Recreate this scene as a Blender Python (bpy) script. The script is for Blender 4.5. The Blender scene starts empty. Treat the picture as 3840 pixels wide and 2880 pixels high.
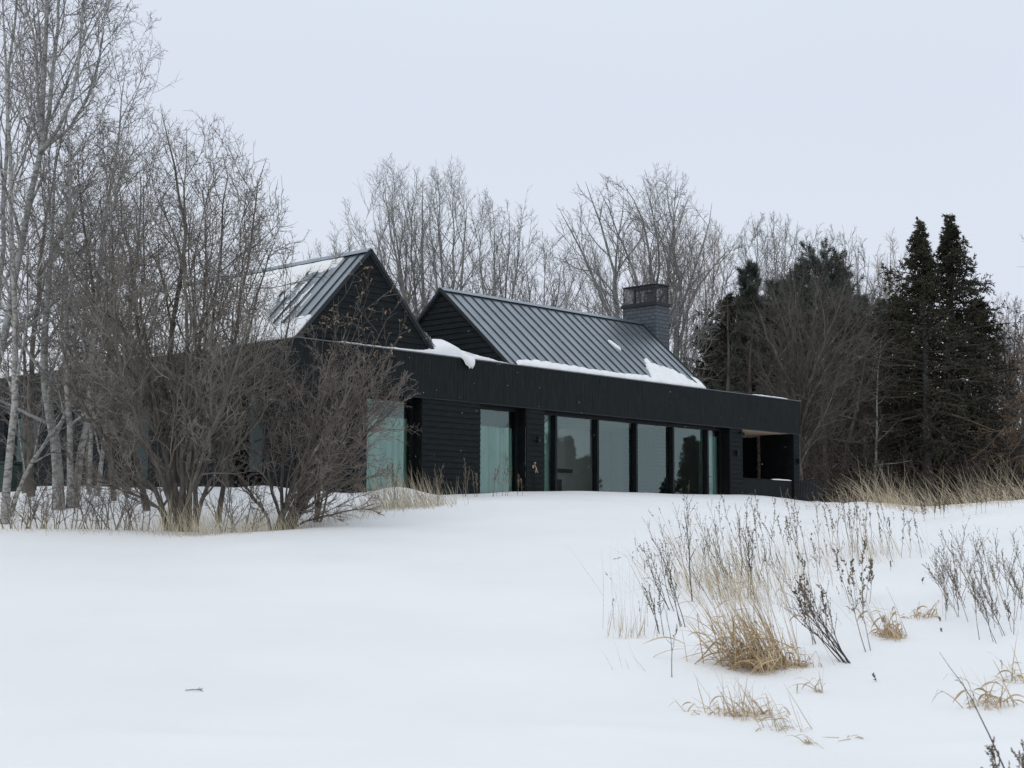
import bpy, math, random
import numpy as np
from mathutils import Matrix, Vector

SC = bpy.context.scene
COL = SC.collection
R = math.radians

# ------------------------------------------------------------------ camera, sky, sun
EYE = 1.6
F_PX = 5664.0          # focal length in pixels of a 3840 px wide frame
PITCH = 0.10306
ROLL = -0.004
cam_d = bpy.data.cameras.new('camera')
cam_d.sensor_width = 36.0
cam_d.lens = F_PX / 3840 * 36.0
cam_d.clip_start = 0.1
cam_d.clip_end = 3000
cam_d.dof.use_dof = True
cam_d.dof.focus_distance = 40.0
cam_d.dof.aperture_fstop = 5.0
cam = bpy.data.objects.new('camera', cam_d)
COL.objects.link(cam)
cam.matrix_world = (Matrix.Translation((0, 0, EYE)) @ Matrix.Rotation(math.pi / 2 + PITCH, 4, 'X')
                    @ Matrix.Rotation(-ROLL, 4, 'Z'))
SC.camera = cam

SUN_EL, SUN_AZ = R(48), R(215)      # azimuth clockwise from +Y: behind and left of the camera
w = bpy.data.worlds.new('World')
SC.world = w
w.use_nodes = True
nt = w.node_tree
nt.nodes.clear()
sky = nt.nodes.new('ShaderNodeTexSky')
sky.sky_type = 'NISHITA'
sky.sun_disc = False
sky.sun_elevation = SUN_EL
sky.sun_rotation = SUN_AZ
sky.dust_density = 4.0
bg_sky = nt.nodes.new('ShaderNodeBackground')
bg_sky.inputs['Strength'].default_value = 0.10
nt.links.new(sky.outputs[0], bg_sky.inputs['Color'])
# the closed cloud deck in front of the blue sky, a little brighter overhead
geo = nt.nodes.new('ShaderNodeTexCoord')
sep = nt.nodes.new('ShaderNodeSeparateXYZ')
nt.links.new(geo.outputs['Generated'], sep.inputs[0])
ramp = nt.nodes.new('ShaderNodeValToRGB')
els = ramp.color_ramp.elements
els[0].position = 0.0
els[0].color = (0.735, 0.765, 0.895, 1)
els[1].position = 1.0
els[1].color = (0.80, 0.875, 0.98, 1)
for pos, c in ((0.10, (0.748, 0.774, 0.886)), (0.20, (0.722, 0.782, 0.874)), (0.28, (0.715, 0.768, 0.880)), (0.40, (0.728, 0.795, 0.884))):
    e = els.new(pos)
    e.color = (*c, 1)
nt.links.new(sep.outputs['Z'], ramp.inputs[0])
cn = nt.nodes.new('ShaderNodeTexNoise')
cn.inputs['Scale'].default_value = 1.6
cn.inputs['Detail'].default_value = 3
nt.links.new(geo.outputs['Generated'], cn.inputs['Vector'])
cm = nt.nodes.new('ShaderNodeMapRange')
cm.inputs['To Min'].default_value = 0.97
cm.inputs['To Max'].default_value = 1.04
nt.links.new(cn.outputs['Fac'], cm.inputs['Value'])
mul = nt.nodes.new('ShaderNodeVectorMath')
mul.operation = 'SCALE'
nt.links.new(ramp.outputs[0], mul.inputs[0])
nt.links.new(cm.outputs[0], mul.inputs['Scale'])
bg_cl = nt.nodes.new('ShaderNodeBackground')
nt.links.new(mul.outputs[0], bg_cl.inputs['Color'])
mx = nt.nodes.new('ShaderNodeMixShader')
mx.inputs[0].default_value = 0.93
nt.links.new(bg_sky.outputs[0], mx.inputs[1])
nt.links.new(bg_cl.outputs[0], mx.inputs[2])
wo = nt.nodes.new('ShaderNodeOutputWorld')
nt.links.new(mx.outputs[0], wo.inputs[0])

sun_d = bpy.data.lights.new('sun', 'SUN')
sun_d.energy = 0.5
sun_d.angle = R(30)
sun_d.color = (1.0, 0.975, 0.94)
sun = bpy.data.objects.new('sun', sun_d)
COL.objects.link(sun)
sdir = Vector((math.sin(SUN_AZ) * math.cos(SUN_EL), math.cos(SUN_AZ) * math.cos(SUN_EL), math.sin(SUN_EL)))
sun.rotation_euler = sdir.to_track_quat('Z', 'Y').to_euler()

SC.view_settings.view_transform = 'Standard'
SC.view_settings.look = 'None'
SC.view_settings.exposure = 0.05
SC.view_settings.gamma = 1.0
SC.view_settings.use_curve_mapping = False
SC.cycles.max_bounces = 7
SC.cycles.transparent_max_bounces = 16
SC.cycles.caustics_reflective = False
SC.cycles.caustics_refractive = False
SC.cycles.use_denoising = True
SC.cycles.denoising_input_passes = 'RGB_ALBEDO_NORMAL'
SC.cycles.denoising_prefilter = 'FAST'

# ------------------------------------------------------------------ helpers
def empty(name, loc=(0, 0, 0), rz=0.0):
    o = bpy.data.objects.new(name, None)
    COL.objects.link(o)
    o.location = loc
    o.rotation_euler = (0, 0, rz)
    o.empty_display_size = 0.2
    return o


def tag(o, label=None, cat=None, group=None, kind=None):
    if label: o['label'] = label
    if cat: o['category'] = cat
    if group: o['group'] = group
    if kind: o['kind'] = kind
    return o


def link_mesh(name, me, parent=None):
    o = bpy.data.objects.new(name, me)
    COL.objects.link(o)
    if parent is not None:
        o.parent = parent
    return o


def np_mesh(name, V, Q, mats, smooth=False, Tm=None, tris=None):
    """V (n,3), Q (m,4) quads, tris (k,3) -> mesh"""
    me = bpy.data.meshes.new(name)
    V = np.asarray(V, np.float32)
    nq = 0 if Q is None else len(Q)
    ntr = 0 if tris is None else len(tris)
    me.vertices.add(len(V))
    me.vertices.foreach_set('co', V.ravel())
    li = []
    if nq: li.append(np.asarray(Q, np.int32).ravel())
    if ntr: li.append(np.asarray(tris, np.int32).ravel())
    li = np.concatenate(li)
    me.loops.add(len(li))
    me.loops.foreach_set('vertex_index', li)
    me.polygons.add(nq + ntr)
    st = np.concatenate([np.arange(nq) * 4, nq * 4 + np.arange(ntr) * 3]).astype(np.int32)
    me.polygons.foreach_set('loop_start', st)
    if smooth:
        me.polygons.foreach_set('use_smooth', np.ones(nq + ntr, bool))
    for m in (mats if isinstance(mats, (list, tuple)) else [mats]):
        me.materials.append(m)
    me.update(calc_edges=True)
    me.validate()
    return me


class MB:
    """collects boxes, polygons and tubes and links them as ONE mesh object"""
    def __init__(s):
        s.v = []
        s.f = []

    def poly(s, *pts):
        i = len(s.v)
        s.v += [tuple(p) for p in pts]
        s.f.append(tuple(range(i, i + len(pts))))
        return s

    def box(s, a, b):
        x0, y0, z0 = a
        x1, y1, z1 = b
        i = len(s.v)
        s.v += [(x0, y0, z0), (x1, y0, z0), (x1, y1, z0), (x0, y1, z0), (x0, y0, z1), (x1, y0, z1), (x1, y1, z1), (x0, y1, z1)]
        for q in ((0, 3, 2, 1), (4, 5, 6, 7), (0, 1, 5, 4), (1, 2, 6, 5), (2, 3, 7, 6), (3, 0, 4, 7)):
            s.f.append(tuple(i + k for k in q))
        return s

    def hexa(s, p):
        """8 corner points: bottom loop of 4 then top loop of 4"""
        i = len(s.v)
        s.v += [tuple(q) for q in p]
        for q in ((0, 3, 2, 1), (4, 5, 6, 7), (0, 1, 5, 4), (1, 2, 6, 5), (2, 3, 7, 6), (3, 0, 4, 7)):
            s.f.append(tuple(i + k for k in q))
        return s

    def cyl(s, c, r, z0, z1, n=16, r1=None):
        r1 = r if r1 is None else r1
        i = len(s.v)
        for rr, z in ((r, z0), (r1, z1)):
            for k in range(n):
                a = 2 * math.pi * k / n
                s.v.append((c[0] + rr * math.cos(a), c[1] + rr * math.sin(a), z))
        for k in range(n):
            s.f.append((i + k, i + (k + 1) % n, i + n + (k + 1) % n, i + n + k))
        s.f.append(tuple(i + n - 1 - k for k in range(n)))
        s.f.append(tuple(i + n + k for k in range(n)))
        return s

    def tube(s, pts, r, n=8):
        pts = [Vector(p) for p in pts]
        rings = []
        for k, p in enumerate(pts):
            t = (pts[min(k + 1, len(pts) - 1)] - pts[max(k - 1, 0)]).normalized()
            a = t.orthogonal().normalized()
            b = t.cross(a)
            i = len(s.v)
            for j in range(n):
                an = 2 * math.pi * j / n
                s.v.append(tuple(p + r * (math.cos(an) * a + math.sin(an) * b)))
            rings.append(i)
        for i0, i1 in zip(rings, rings[1:]):
            for j in range(n):
                s.f.append((i0 + j, i0 + (j + 1) % n, i1 + (j + 1) % n, i1 + j))
        s.f.append(tuple(rings[0] + n - 1 - j for j in range(n)))
        s.f.append(tuple(rings[-1] + j for j in range(n)))
        return s

    def build(s, name, m, parent=None, bevel=0.0, smooth=False):
        me = bpy.data.meshes.new(name)
        me.from_pydata(s.v, [], s.f)
        me.materials.append(m)
        if smooth:
            me.polygons.foreach_set('use_smooth', [True] * len(me.polygons))
        me.update()
        o = link_mesh(name, me, parent)
        if bevel:
            b = o.modifiers.new('bevel', 'BEVEL')
            b.width = bevel
            b.segments = 2
            b.limit_method = 'ANGLE'
        return o


def node_mat(name):
    m = bpy.data.materials.new(name)
    m.use_nodes = True
    n = m.node_tree.nodes
    return m, m.node_tree, n['Principled BSDF'], n['Material Output']


def noisy(name, c1, c2, scale=5.0, rough=0.8, bump=0.0, bscale=None, detail=5, stretch=(1, 1, 1), spec=0.5, metal=0.0, lo=0.35, hi=0.65, c3=None):
    m, t, p, out = node_mat(name)
    tc = t.nodes.new('ShaderNodeTexCoord')
    mp = t.nodes.new('ShaderNodeMapping')
    mp.inputs['Scale'].default_value = stretch
    t.links.new(tc.outputs['Object'], mp.inputs[0])
    n = t.nodes.new('ShaderNodeTexNoise')
    n.inputs['Scale'].default_value = scale
    n.inputs['Detail'].default_value = detail
    t.links.new(mp.outputs[0], n.inputs['Vector'])
    r = t.nodes.new('ShaderNodeValToRGB')
    r.color_ramp.elements[0].position = lo
    r.color_ramp.elements[1].position = hi
    r.color_ramp.elements[0].color = (*c1, 1)
    r.color_ramp.elements[1].color = (*c2, 1)
    if c3:
        e = r.color_ramp.elements.new(min(0.98, hi + 0.06))
        e.color = (*c3, 1)
    t.links.new(n.outputs['Fac'], r.inputs[0])
    t.links.new(r.outputs[0], p.inputs['Base Color'])
    p.inputs['Roughness'].default_value = rough
    p.inputs['Metallic'].default_value = metal
    p.inputs['Specular IOR Level'].default_value = spec
    if bump:
        b = t.nodes.new('ShaderNodeBump')
        b.inputs['Strength'].default_value = bump
        b.inputs['Distance'].default_value = 0.02
        n2 = t.nodes.new('ShaderNodeTexNoise')
        n2.inputs['Scale'].default_value = bscale or scale * 4
        n2.inputs['Detail'].default_value = 4
        t.links.new(mp.outputs[0], n2.inputs['Vector'])
        t.links.new(n2.outputs['Fac'], b.inputs['Height'])
        t.links.new(b.outputs[0], p.inputs['Normal'])
    return m


# ------------------------------------------------------------------ materials
M = {}
M['snow'] = noisy('snow', (0.835, 0.838, 0.825), (0.878, 0.878, 0.862), 0.35, 0.65, 0.12, 9.0, spec=0.2)
M['roofsnow'] = noisy('roof_snow', (0.83, 0.835, 0.825), (0.87, 0.872, 0.86), 2.0, 0.65, 0.35, 12.0, spec=0.25)
M['siding'] = noisy('black_siding', (0.0060, 0.0095, 0.0105), (0.0125, 0.0165, 0.0185), 3.0, 0.7, 0.5, 30, stretch=(1, 1, 9), spec=0.16)
M['fascia'] = noisy('black_fascia', (0.0028, 0.0058, 0.0066), (0.0130, 0.0175, 0.0190), 5.0, 0.62, 0.5, 22, stretch=(7, 7, 0.30), spec=0.16)
M['metal_roof'] = noisy('standing_seam_metal', (0.235, 0.275, 0.30), (0.29, 0.33, 0.355), 1.6, 0.34, 0.05, 6, spec=0.5, metal=0.75)
M['seam_shade'] = noisy('shaded_seam_metal', (0.030, 0.036, 0.040), (0.040, 0.047, 0.052), 3.0, 0.45, spec=0.4)  # roof metal darkened for the ribs: their shaded sides put into the colour
M['trim'] = noisy('dark_metal_trim', (0.011, 0.014, 0.016), (0.018, 0.022, 0.024), 3.0, 0.45, spec=0.3)
M['coping'] = noisy('metal_coping', (0.10, 0.11, 0.115), (0.13, 0.14, 0.145), 2.0, 0.4, metal=0.5)
M['frame'] = noisy('black_window_frame', (0.005, 0.006, 0.007), (0.009, 0.010, 0.011), 4.0, 0.45, spec=0.2)
M['reveal'] = noisy('black_reveal', (0.004, 0.005, 0.006), (0.008, 0.009, 0.010), 4.0, 0.6, spec=0.12)
M['curtain'] = noisy('pale_curtain', (0.60, 0.90, 0.80), (0.68, 0.96, 0.87), 3.0, 0.9, 0.2, 60, stretch=(1, 1, 0.2), spec=0.1)
M['plaster'] = noisy('pale_plaster', (0.68, 0.70, 0.67), (0.76, 0.78, 0.75), 1.5, 0.9)
M['darkpanel'] = noisy('grey_panel', (0.10, 0.11, 0.12), (0.14, 0.15, 0.16), 2.0, 0.7)
M['floorwood'] = noisy('floor_boards', (0.14, 0.11, 0.08), (0.22, 0.17, 0.12), 2.0, 0.5, stretch=(1, 8, 1))
M['soffit'] = noisy('cedar_soffit', (0.50, 0.38, 0.27), (0.66, 0.53, 0.39), 3.0, 0.6, 0.2, 12, stretch=(0.6, 9, 1))
M['brownwood'] = noisy('brown_jamb', (0.10, 0.06, 0.04), (0.16, 0.10, 0.07), 3.0, 0.6)
M['stone'] = noisy('rough_stone', (0.06, 0.042, 0.032), (0.20, 0.15, 0.12), 9.0, 0.9, 1.0, 18)
M['brass'] = noisy('brass', (0.42, 0.33, 0.20), (0.55, 0.45, 0.30), 20, 0.35, metal=0.9)
M['fence'] = noisy('black_slats', (0.006, 0.007, 0.008), (0.012, 0.013, 0.014), 6, 0.6)
M['greenbox'] = noisy('dark_green_cover', (0.004, 0.018, 0.012), (0.010, 0.035, 0.028), 9, 0.7, 0.4, 20)
M['art'] = noisy('picture_print', (0.12, 0.14, 0.16), (0.35, 0.38, 0.38), 4, 0.5)


def brick_mat():
    m, t, p, out = node_mat('slate_brick')
    tc = t.nodes.new('ShaderNodeTexCoord')
    sp = t.nodes.new('ShaderNodeSeparateXYZ')
    t.links.new(tc.outputs['Object'], sp.inputs[0])
    ad = t.nodes.new('ShaderNodeMath')
    t.links.new(sp.outputs['X'], ad.inputs[0])
    t.links.new(sp.outputs['Y'], ad.inputs[1])
    cb = t.nodes.new('ShaderNodeCombineXYZ')
    t.links.new(ad.outputs[0], cb.inputs['X'])
    t.links.new(sp.outputs['Z'], cb.inputs['Y'])
    br = t.nodes.new('ShaderNodeTexBrick')
    br.inputs['Scale'].default_value = 1.0
    br.inputs['Brick Width'].default_value = 0.33
    br.inputs['Row Height'].default_value = 0.125
    br.inputs['Mortar Size'].default_value = 0.011
    br.inputs['Color1'].default_value = (0.088, 0.112, 0.132, 1)
    br.inputs['Color2'].default_value = (0.066, 0.082, 0.098, 1)
    br.inputs['Mortar'].default_value = (0.012, 0.014, 0.016, 1)
    t.links.new(cb.outputs[0], br.inputs['Vector'])
    n = t.nodes.new('ShaderNodeTexNoise')
    n.inputs['Scale'].default_value = 12
    n.inputs['Detail'].default_value = 6
    t.links.new(tc.outputs['Object'], n.inputs['Vector'])
    mxx = t.nodes.new('ShaderNodeMix')
    mxx.data_type = 'RGBA'
    mxx.blend_type = 'MULTIPLY'
    mxx.inputs[0].default_value = 0.5
    t.links.new(br.outputs['Color'], mxx.inputs[6])
    t.links.new(n.outputs['Fac'], mxx.inputs[7])
    t.links.new(mxx.outputs[2], p.inputs['Base Color'])
    bu = t.nodes.new('ShaderNodeBump')
    bu.inputs['Strength'].default_value = 0.6
    bu.inputs['Distance'].default_value = 0.01
    inv = t.nodes.new('ShaderNodeMath')
    inv.operation = 'SUBTRACT'
    inv.inputs[0].default_value = 1.0
    t.links.new(br.outputs['Fac'], inv.inputs[1])
    t.links.new(inv.outputs[0], bu.inputs['Height'])
    t.links.new(bu.outputs[0], p.inputs['Normal'])
    p.inputs['Roughness'].default_value = 0.5
    return m


M['brick'] = brick_mat()


def glass_mat(name, tint, ior, rough=0.0):
    m, t, p, out = node_mat(name)
    t.nodes.remove(p)
    tr = t.nodes.new('ShaderNodeBsdfTransparent')
    tr.inputs[0].default_value = (*tint, 1)
    gl = t.nodes.new('ShaderNodeBsdfGlossy')
    gl.inputs['Roughness'].default_value = rough
    gl.inputs['Color'].default_value = (0.76, 1.0, 0.94, 1)
    fr = t.nodes.new('ShaderNodeFresnel')
    fr.inputs['IOR'].default_value = ior
    n = t.nodes.new('ShaderNodeTexNoise')
    n.inputs['Scale'].default_value = 0.9
    tc = t.nodes.new('ShaderNodeTexCoord')
    t.links.new(tc.outputs['Object'], n.inputs['Vector'])
    b = t.nodes.new('ShaderNodeBump')
    b.inputs['Strength'].default_value = 0.02
    b.inputs['Distance'].default_value = 0.05
    t.links.new(n.outputs['Fac'], b.inputs['Height'])
    t.links.new(b.outputs[0], gl.inputs['Normal'])
    mxs = t.nodes.new('ShaderNodeMixShader')
    t.links.new(fr.outputs[0], mxs.inputs[0])
    t.links.new(tr.outputs[0], mxs.inputs[1])
    t.links.new(gl.outputs[0], mxs.inputs[2])
    t.links.new(mxs.outputs[0], out.inputs[0])
    return m


M['glass'] = glass_mat('window_glass', (0.95, 1.0, 0.97), 2.2)
M['side_glass'] = glass_mat('side_window_glass', (0.5, 0.6, 0.58), 1.45)


def screen_mat():
    m, t, p, out = node_mat('wire_screen')
    tr = t.nodes.new('ShaderNodeBsdfTransparent')
    mxs = t.nodes.new('ShaderNodeMixShader')
    mxs.inputs[0].default_value = 0.55
    p.inputs['Base Color'].default_value = (0.016, 0.02, 0.023, 1)
    p.inputs['Roughness'].default_value = 0.5
    t.links.new(tr.outputs[0], mxs.inputs[1])
    t.links.new(p.outputs[0], mxs.inputs[2])
    t.links.new(mxs.outputs[0], out.inputs[0])
    return m


M['screen'] = screen_mat()

# bark and foliage
M['bark_bush'] = noisy('bark_olive_grey', (0.075, 0.067, 0.056), (0.15, 0.136, 0.116), 5, 0.9, 0.9, 26, stretch=(1, 1, 0.6), spec=0.15, c3=(0.26, 0.27, 0.24), hi=0.64)
M['twig_bush'] = noisy('twig_olive_grey', (0.120, 0.107, 0.092), (0.25, 0.227, 0.200), 2.2, 0.85, spec=0.2)
M['twig_brown'] = noisy('twig_brown', (0.118, 0.098, 0.084), (0.245, 0.210, 0.184), 2.0, 0.85, spec=0.2)
M['bark_grey'] = noisy('bark_pale_grey', (0.165, 0.165, 0.155), (0.35, 0.35, 0.33), 7, 0.9, 0.7, 20, stretch=(1, 1, 2.5), spec=0.15, lo=0.36, hi=0.52)
M['twig_grey'] = noisy('twig_grey', (0.13, 0.12, 0.11), (0.27, 0.25, 0.232), 1.8, 0.85, spec=0.2)
M['bark_birch'] = noisy('bark_birch', (0.14, 0.135, 0.125), (0.37, 0.36, 0.335), 9, 0.85, 0.5, 26, stretch=(1, 1, 2.2), spec=0.15, lo=0.36, hi=0.54)
M['bark_far'] = noisy('bark_far_grey', (0.15, 0.155, 0.142), (0.27, 0.272, 0.255), 4, 0.9, spec=0.1)
M['twig_far'] = noisy('twig_far_hazy_grey', (0.22, 0.208, 0.20), (0.35, 0.335, 0.32), 1.0, 0.9, spec=0.1)  # paler than the near twigs: haze of distance put into the colour
M['twig_tan'] = noisy('twig_far_tan', (0.30, 0.26, 0.23), (0.44, 0.39, 0.35), 1.0, 0.9, spec=0.1)
M['bark_spruce'] = noisy('bark_spruce_grey', (0.05, 0.05, 0.048), (0.125, 0.125, 0.12), 7, 0.9, 0.7, 20, stretch=(1, 1, 1.5), spec=0.1)
M['bark_dark'] = noisy('bark_dark_brown', (0.055, 0.046, 0.039), (0.13, 0.110, 0.095), 4, 0.9, 0.8, 18, stretch=(1, 1, 0.5), spec=0.1)
M['twig_dark'] = noisy('twig_dark_brown', (0.065, 0.054, 0.046), (0.13, 0.112, 0.096), 1.5, 0.9, spec=0.1)
M['twig_wood'] = noisy('twig_wood_grey', (0.075, 0.067, 0.060), (0.14, 0.127, 0.115), 1.5, 0.9, spec=0.1)
M['twig_rust'] = noisy('twig_rusty', (0.10, 0.062, 0.036), (0.17, 0.115, 0.07), 1.5, 0.9, spec=0.1)
M['spruce'] = noisy('spruce_needles', (0.032, 0.031, 0.021), (0.078, 0.074, 0.052), 1.1, 0.8, spec=0.12, c3=(0.048, 0.070, 0.052))
M['pine'] = noisy('pine_needles', (0.062, 0.075, 0.062), (0.135, 0.152, 0.130), 1.3, 0.75, spec=0.15)
M['hemlock'] = noisy('dull_brown_needles', (0.066, 0.064, 0.053), (0.135, 0.130, 0.110), 1.3, 0.8, spec=0.15)
M['deadleaf'] = noisy('dead_leaf', (0.20, 0.13, 0.08), (0.42, 0.31, 0.20), 3, 0.8, spec=0.15)
M['grass'] = noisy('dry_grass', (0.40, 0.325, 0.22), (0.64, 0.555, 0.41), 2.6, 0.8, spec=0.15)
M['grass_pale'] = noisy('pale_dry_grass', (0.42, 0.36, 0.25), (0.60, 0.54, 0.41), 2.0, 0.8, spec=0.15)
M['grass_gold'] = noisy('golden_dry_grass', (0.38, 0.27, 0.15), (0.62, 0.49, 0.31), 2.6, 0.8, spec=0.15)
M['weed'] = noisy('dry_weed', (0.17, 0.135, 0.10), (0.32, 0.26, 0.195), 3.0, 0.85, spec=0.1)
M['weed_dark'] = noisy('dark_weed', (0.05, 0.043, 0.038), (0.13, 0.11, 0.095), 3.0, 0.85, spec=0.1)
M['seed'] = noisy('seed_head', (0.13, 0.105, 0.075), (0.26, 0.215, 0.16), 6.0, 0.9, spec=0.1)

# ------------------------------------------------------------------ ground
HX, HY, YAW = -5.1648, 36.0067, 0.81742
ZT = EYE + 4.842                       # top of the fascia
CU, SU = math.cos(YAW), math.sin(YAW)


def smin(a, b, k):
    h = np.clip(0.5 + 0.5 * (b - a) / k, 0, 1)
    return b * (1 - h) + a * h - k * h * (1 - h)


def sstep(a, b, x):
    t = np.clip((x - a) / (b - a), 0, 1)
    return t * t * (3 - 2 * t)


_rs = np.random.RandomState(11)
_waves = [(_rs.uniform(0, 6.28), 2 * math.pi / L, _rs.uniform(0, 6.28), A) for L, A in
          ((9, .020), (6, .014), (13, .028), (4.3, .010), (2.7, .006), (2.1, .005), (1.4, .003))]


BANK_X = (-400, 0, 300, 800, 1100, 1300, 1450, 1580, 1800, 1900, 2100, 2300, 2500, 2750, 2850, 2930, 3000, 3100, 3200, 3330, 3440, 3600, 3840, 4300)
BANK_Y = (1842, 1838, 1828, 1836, 1846, 1856, 1855, 1859, 1858, 1852, 1850, 1846, 1850, 1854, 1857, 1864, 1873, 1880, 1878, 1886, 1900, 1888, 1868, 1850)


HOLLOWS = []


def ground(x, y):
    x = np.asarray(x, float)
    y = np.asarray(y, float)
    lin = -1.62 + 0.1165 * (y - 10.4)                    # the slope up to the house, relative to the eye
    lin = np.where(y < 8, -1.62 + 0.1165 * -2.4 + (y - 8) * 0.05, lin)
    # house frame
    du, dv = x - HX, y - HY
    u = du * CU + dv * SU
    v = -du * SU + dv * CU
    # where the bank meets the house walls (or the crest at the right), and how high it stands there
    r = x / np.maximum(y, 12.0)
    px = np.clip(1920 + r * F_PX * 0.9925, -1500, 5500)
    ua = np.clip((r * HY - HX) / np.maximum(CU - r * SU, .2), 0, 22.5)
    va = np.clip((HX - r * HY) / np.maximum(SU + r * CU, .2), 0, 20)
    yh = np.where(px > 1120, HY + ua * SU, HY + va * CU)
    yh = yh + (40.0 - yh) * sstep(3010, 3230, px)
    yh = yh + (34.0 - yh) * sstep(3400, 3900, px)
    rise = (2026.0 - np.interp(px, BANK_X, BANK_Y)) / F_PX
    cap = rise * yh - 0.052 * np.maximum(yh - y, 0) - 0.016 * np.clip(y - yh - 0.5, 0, 16) * sstep(3000, 3150, px)
    h = smin(lin, cap, 0.22) + 0.012
    # lip of the field on the left with a hollow behind it
    lip_y = 24.6 + 0.25 * np.sin(x * 0.7)
    wl2 = sstep(-2.5, -5.5, x)
    h = h + wl2 * (0.015 * np.exp(-((y - lip_y) / 1.2) ** 2) - 0.20 * np.exp(-((y - lip_y - 2.3) / 1.1) ** 2))
    for a, k, ph, A in _waves:
        h = h + A * np.sin((x * math.cos(a) + y * math.sin(a)) * k + ph) * np.clip(30.0 / np.maximum(y, 12), 0.35, 1)
    # small drifts against the front wall
    for uc, amp, wd in ((3.1, .20, .75), (9.9, .06, 1.2), (-1.2, .10, .7), (12.5, .03, 2.0)):
        h = h + amp * np.exp(-((u - uc) / wd) ** 2) * np.exp(-((v + .35) / .6) ** 2)
    # a snowed-in kerb beside the fence at the right
    h = h + 0.11 * sstep(22.9, 23.2, u) * sstep(26.2, 25.2, u) * np.exp(-((v + 0.2) / 1.6) ** 2)
    # wind ripples close to the camera
    h = h + 0.03 * np.exp(-((y - 11.6 - 0.22 * np.sin(x * 1.3 + 1)) / 0.16) ** 2) * (0.5 + 0.5 * np.sin(x * 2.1))
    for hx_, hy_, dep, rad_ in HOLLOWS:
        h = h - dep * np.exp(-((x - hx_) ** 2 + (y - hy_) ** 2) / rad_ ** 2)
    h = h + np.where(y > 75, (y - 75) * 0.02, 0)
    return h + EYE


def gz(x, y):
    return float(ground(x, y))


CP, SP = math.cos(PITCH), math.sin(PITCH)
CR, SR = math.cos(ROLL), math.sin(ROLL)


def ray(px, py):
    X = (px - 1920) / F_PX
    U = (1440 - py) / F_PX
    x = X * CR + U * SR
    up = -X * SR + U * CR
    d = np.array([x, CP - up * SP, SP + up * CP])
    return d / d[1]


def at(px, py, Y):
    """the point seen at pixel (px, py) of the 3840 wide photograph at depth Y"""
    d = ray(px, py)
    return np.array([d[0] * Y, Y, EYE + d[2] * Y])


def foot(px, Y):
    """ground point at depth Y seen in column px"""
    x = ray(px, 1900)[0] * Y
    return (x, Y, gz(x, Y))


def hit(px, py):
    """ground point seen at pixel (px, py)"""
    d = ray(px, py)
    Y = np.arange(6.0, 60.0, 0.05)
    g = ground(d[0] * Y, Y) - (EYE + d[2] * Y)
    i = np.argmax(g > 0)
    if not (g > 0).any(): i = len(Y) - 1
    return (d[0] * Y[i], Y[i], gz(d[0] * Y[i], Y[i]))


for hpx, hpy, hd, hr_ in ((2850, 2515, .05, .34), (3190, 2488, .05, .16), (3360, 2395, .04, .2), (2800, 2690, .035, .22), (2960, 2740, .03, .16), (3720, 2660, .035, .2), (2335, 2385, .03, .18), (3450, 2320, .03, .16), (3820, 2560, .03, .16), (3250, 2450, .025, .12), (2597, 2255, .03, .15)):
    hq = hit(hpx, hpy)
    HOLLOWS.append((hq[0], hq[1], hd, hr_))


def build_ground():
    ys = np.concatenate([np.arange(2, 8, 0.5), np.arange(8, 30, 0.12), np.arange(30, 60, 0.25), np.arange(60, 100, 2.0), np.array([110, 130, 160, 220, 320, 480, 700, 1000])])
    ts = np.linspace(-1, 1, 261)
    xs_all = []
    V = []
    for y in ys:
        half = 45 + y * 0.75
        x = (0.30 * ts + 0.70 * ts ** 3) * half
        V.append(np.stack([x, np.full_like(x, y), ground(x, np.full_like(x, y))], -1))
    V = np.array(V)
    ny, nx = V.shape[:2]
    idx = np.arange(ny * nx).reshape(ny, nx)
    Q = np.stack([idx[:-1, :-1], idx[:-1, 1:], idx[1:, 1:], idx[1:, :-1]], -1).reshape(-1, 4)
    o = link_mesh('snowy_ground', np_mesh('snowy_ground', V.reshape(-1, 3), Q, M['snow'], smooth=True))
    tag(o, kind='structure')
    # the same snow behind the camera, seen only in reflections
    xs = np.linspace(-300, 300, 13)
    y2 = np.array([-300, -100, -30, 2.0])
    V = np.array([[(x, y, gz(x, 2.0) - 0.02) for x in xs] for y in y2])
    idx = np.arange(V.shape[0] * V.shape[1]).reshape(V.shape[:2])
    Q = np.stack([idx[:-1, :-1], idx[:-1, 1:], idx[1:, 1:], idx[1:, :-1]], -1).reshape(-1, 4)
    o = link_mesh('snowy_ground', np_mesh('snowy_ground', V.reshape(-1, 3), Q, M['snow'], smooth=True))
    tag(o, kind='structure')


build_ground()

# ------------------------------------------------------------------ house
H = 3.90                               # local height of the fascia top
HL = 22.04
FH = 1.15                              # fascia height
house = empty('house', (HX, HY, ZT - H), YAW)
tag(house, 'long low black timber house with two dark metal gable roofs and a slate chimney', 'house')
HM = Matrix.Translation((HX, HY, ZT - H)) @ Matrix.Rotation(YAW, 4, 'Z')


def on_house(o):
    o.matrix_world = HM
    return o


hr = random.Random(5)


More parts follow.
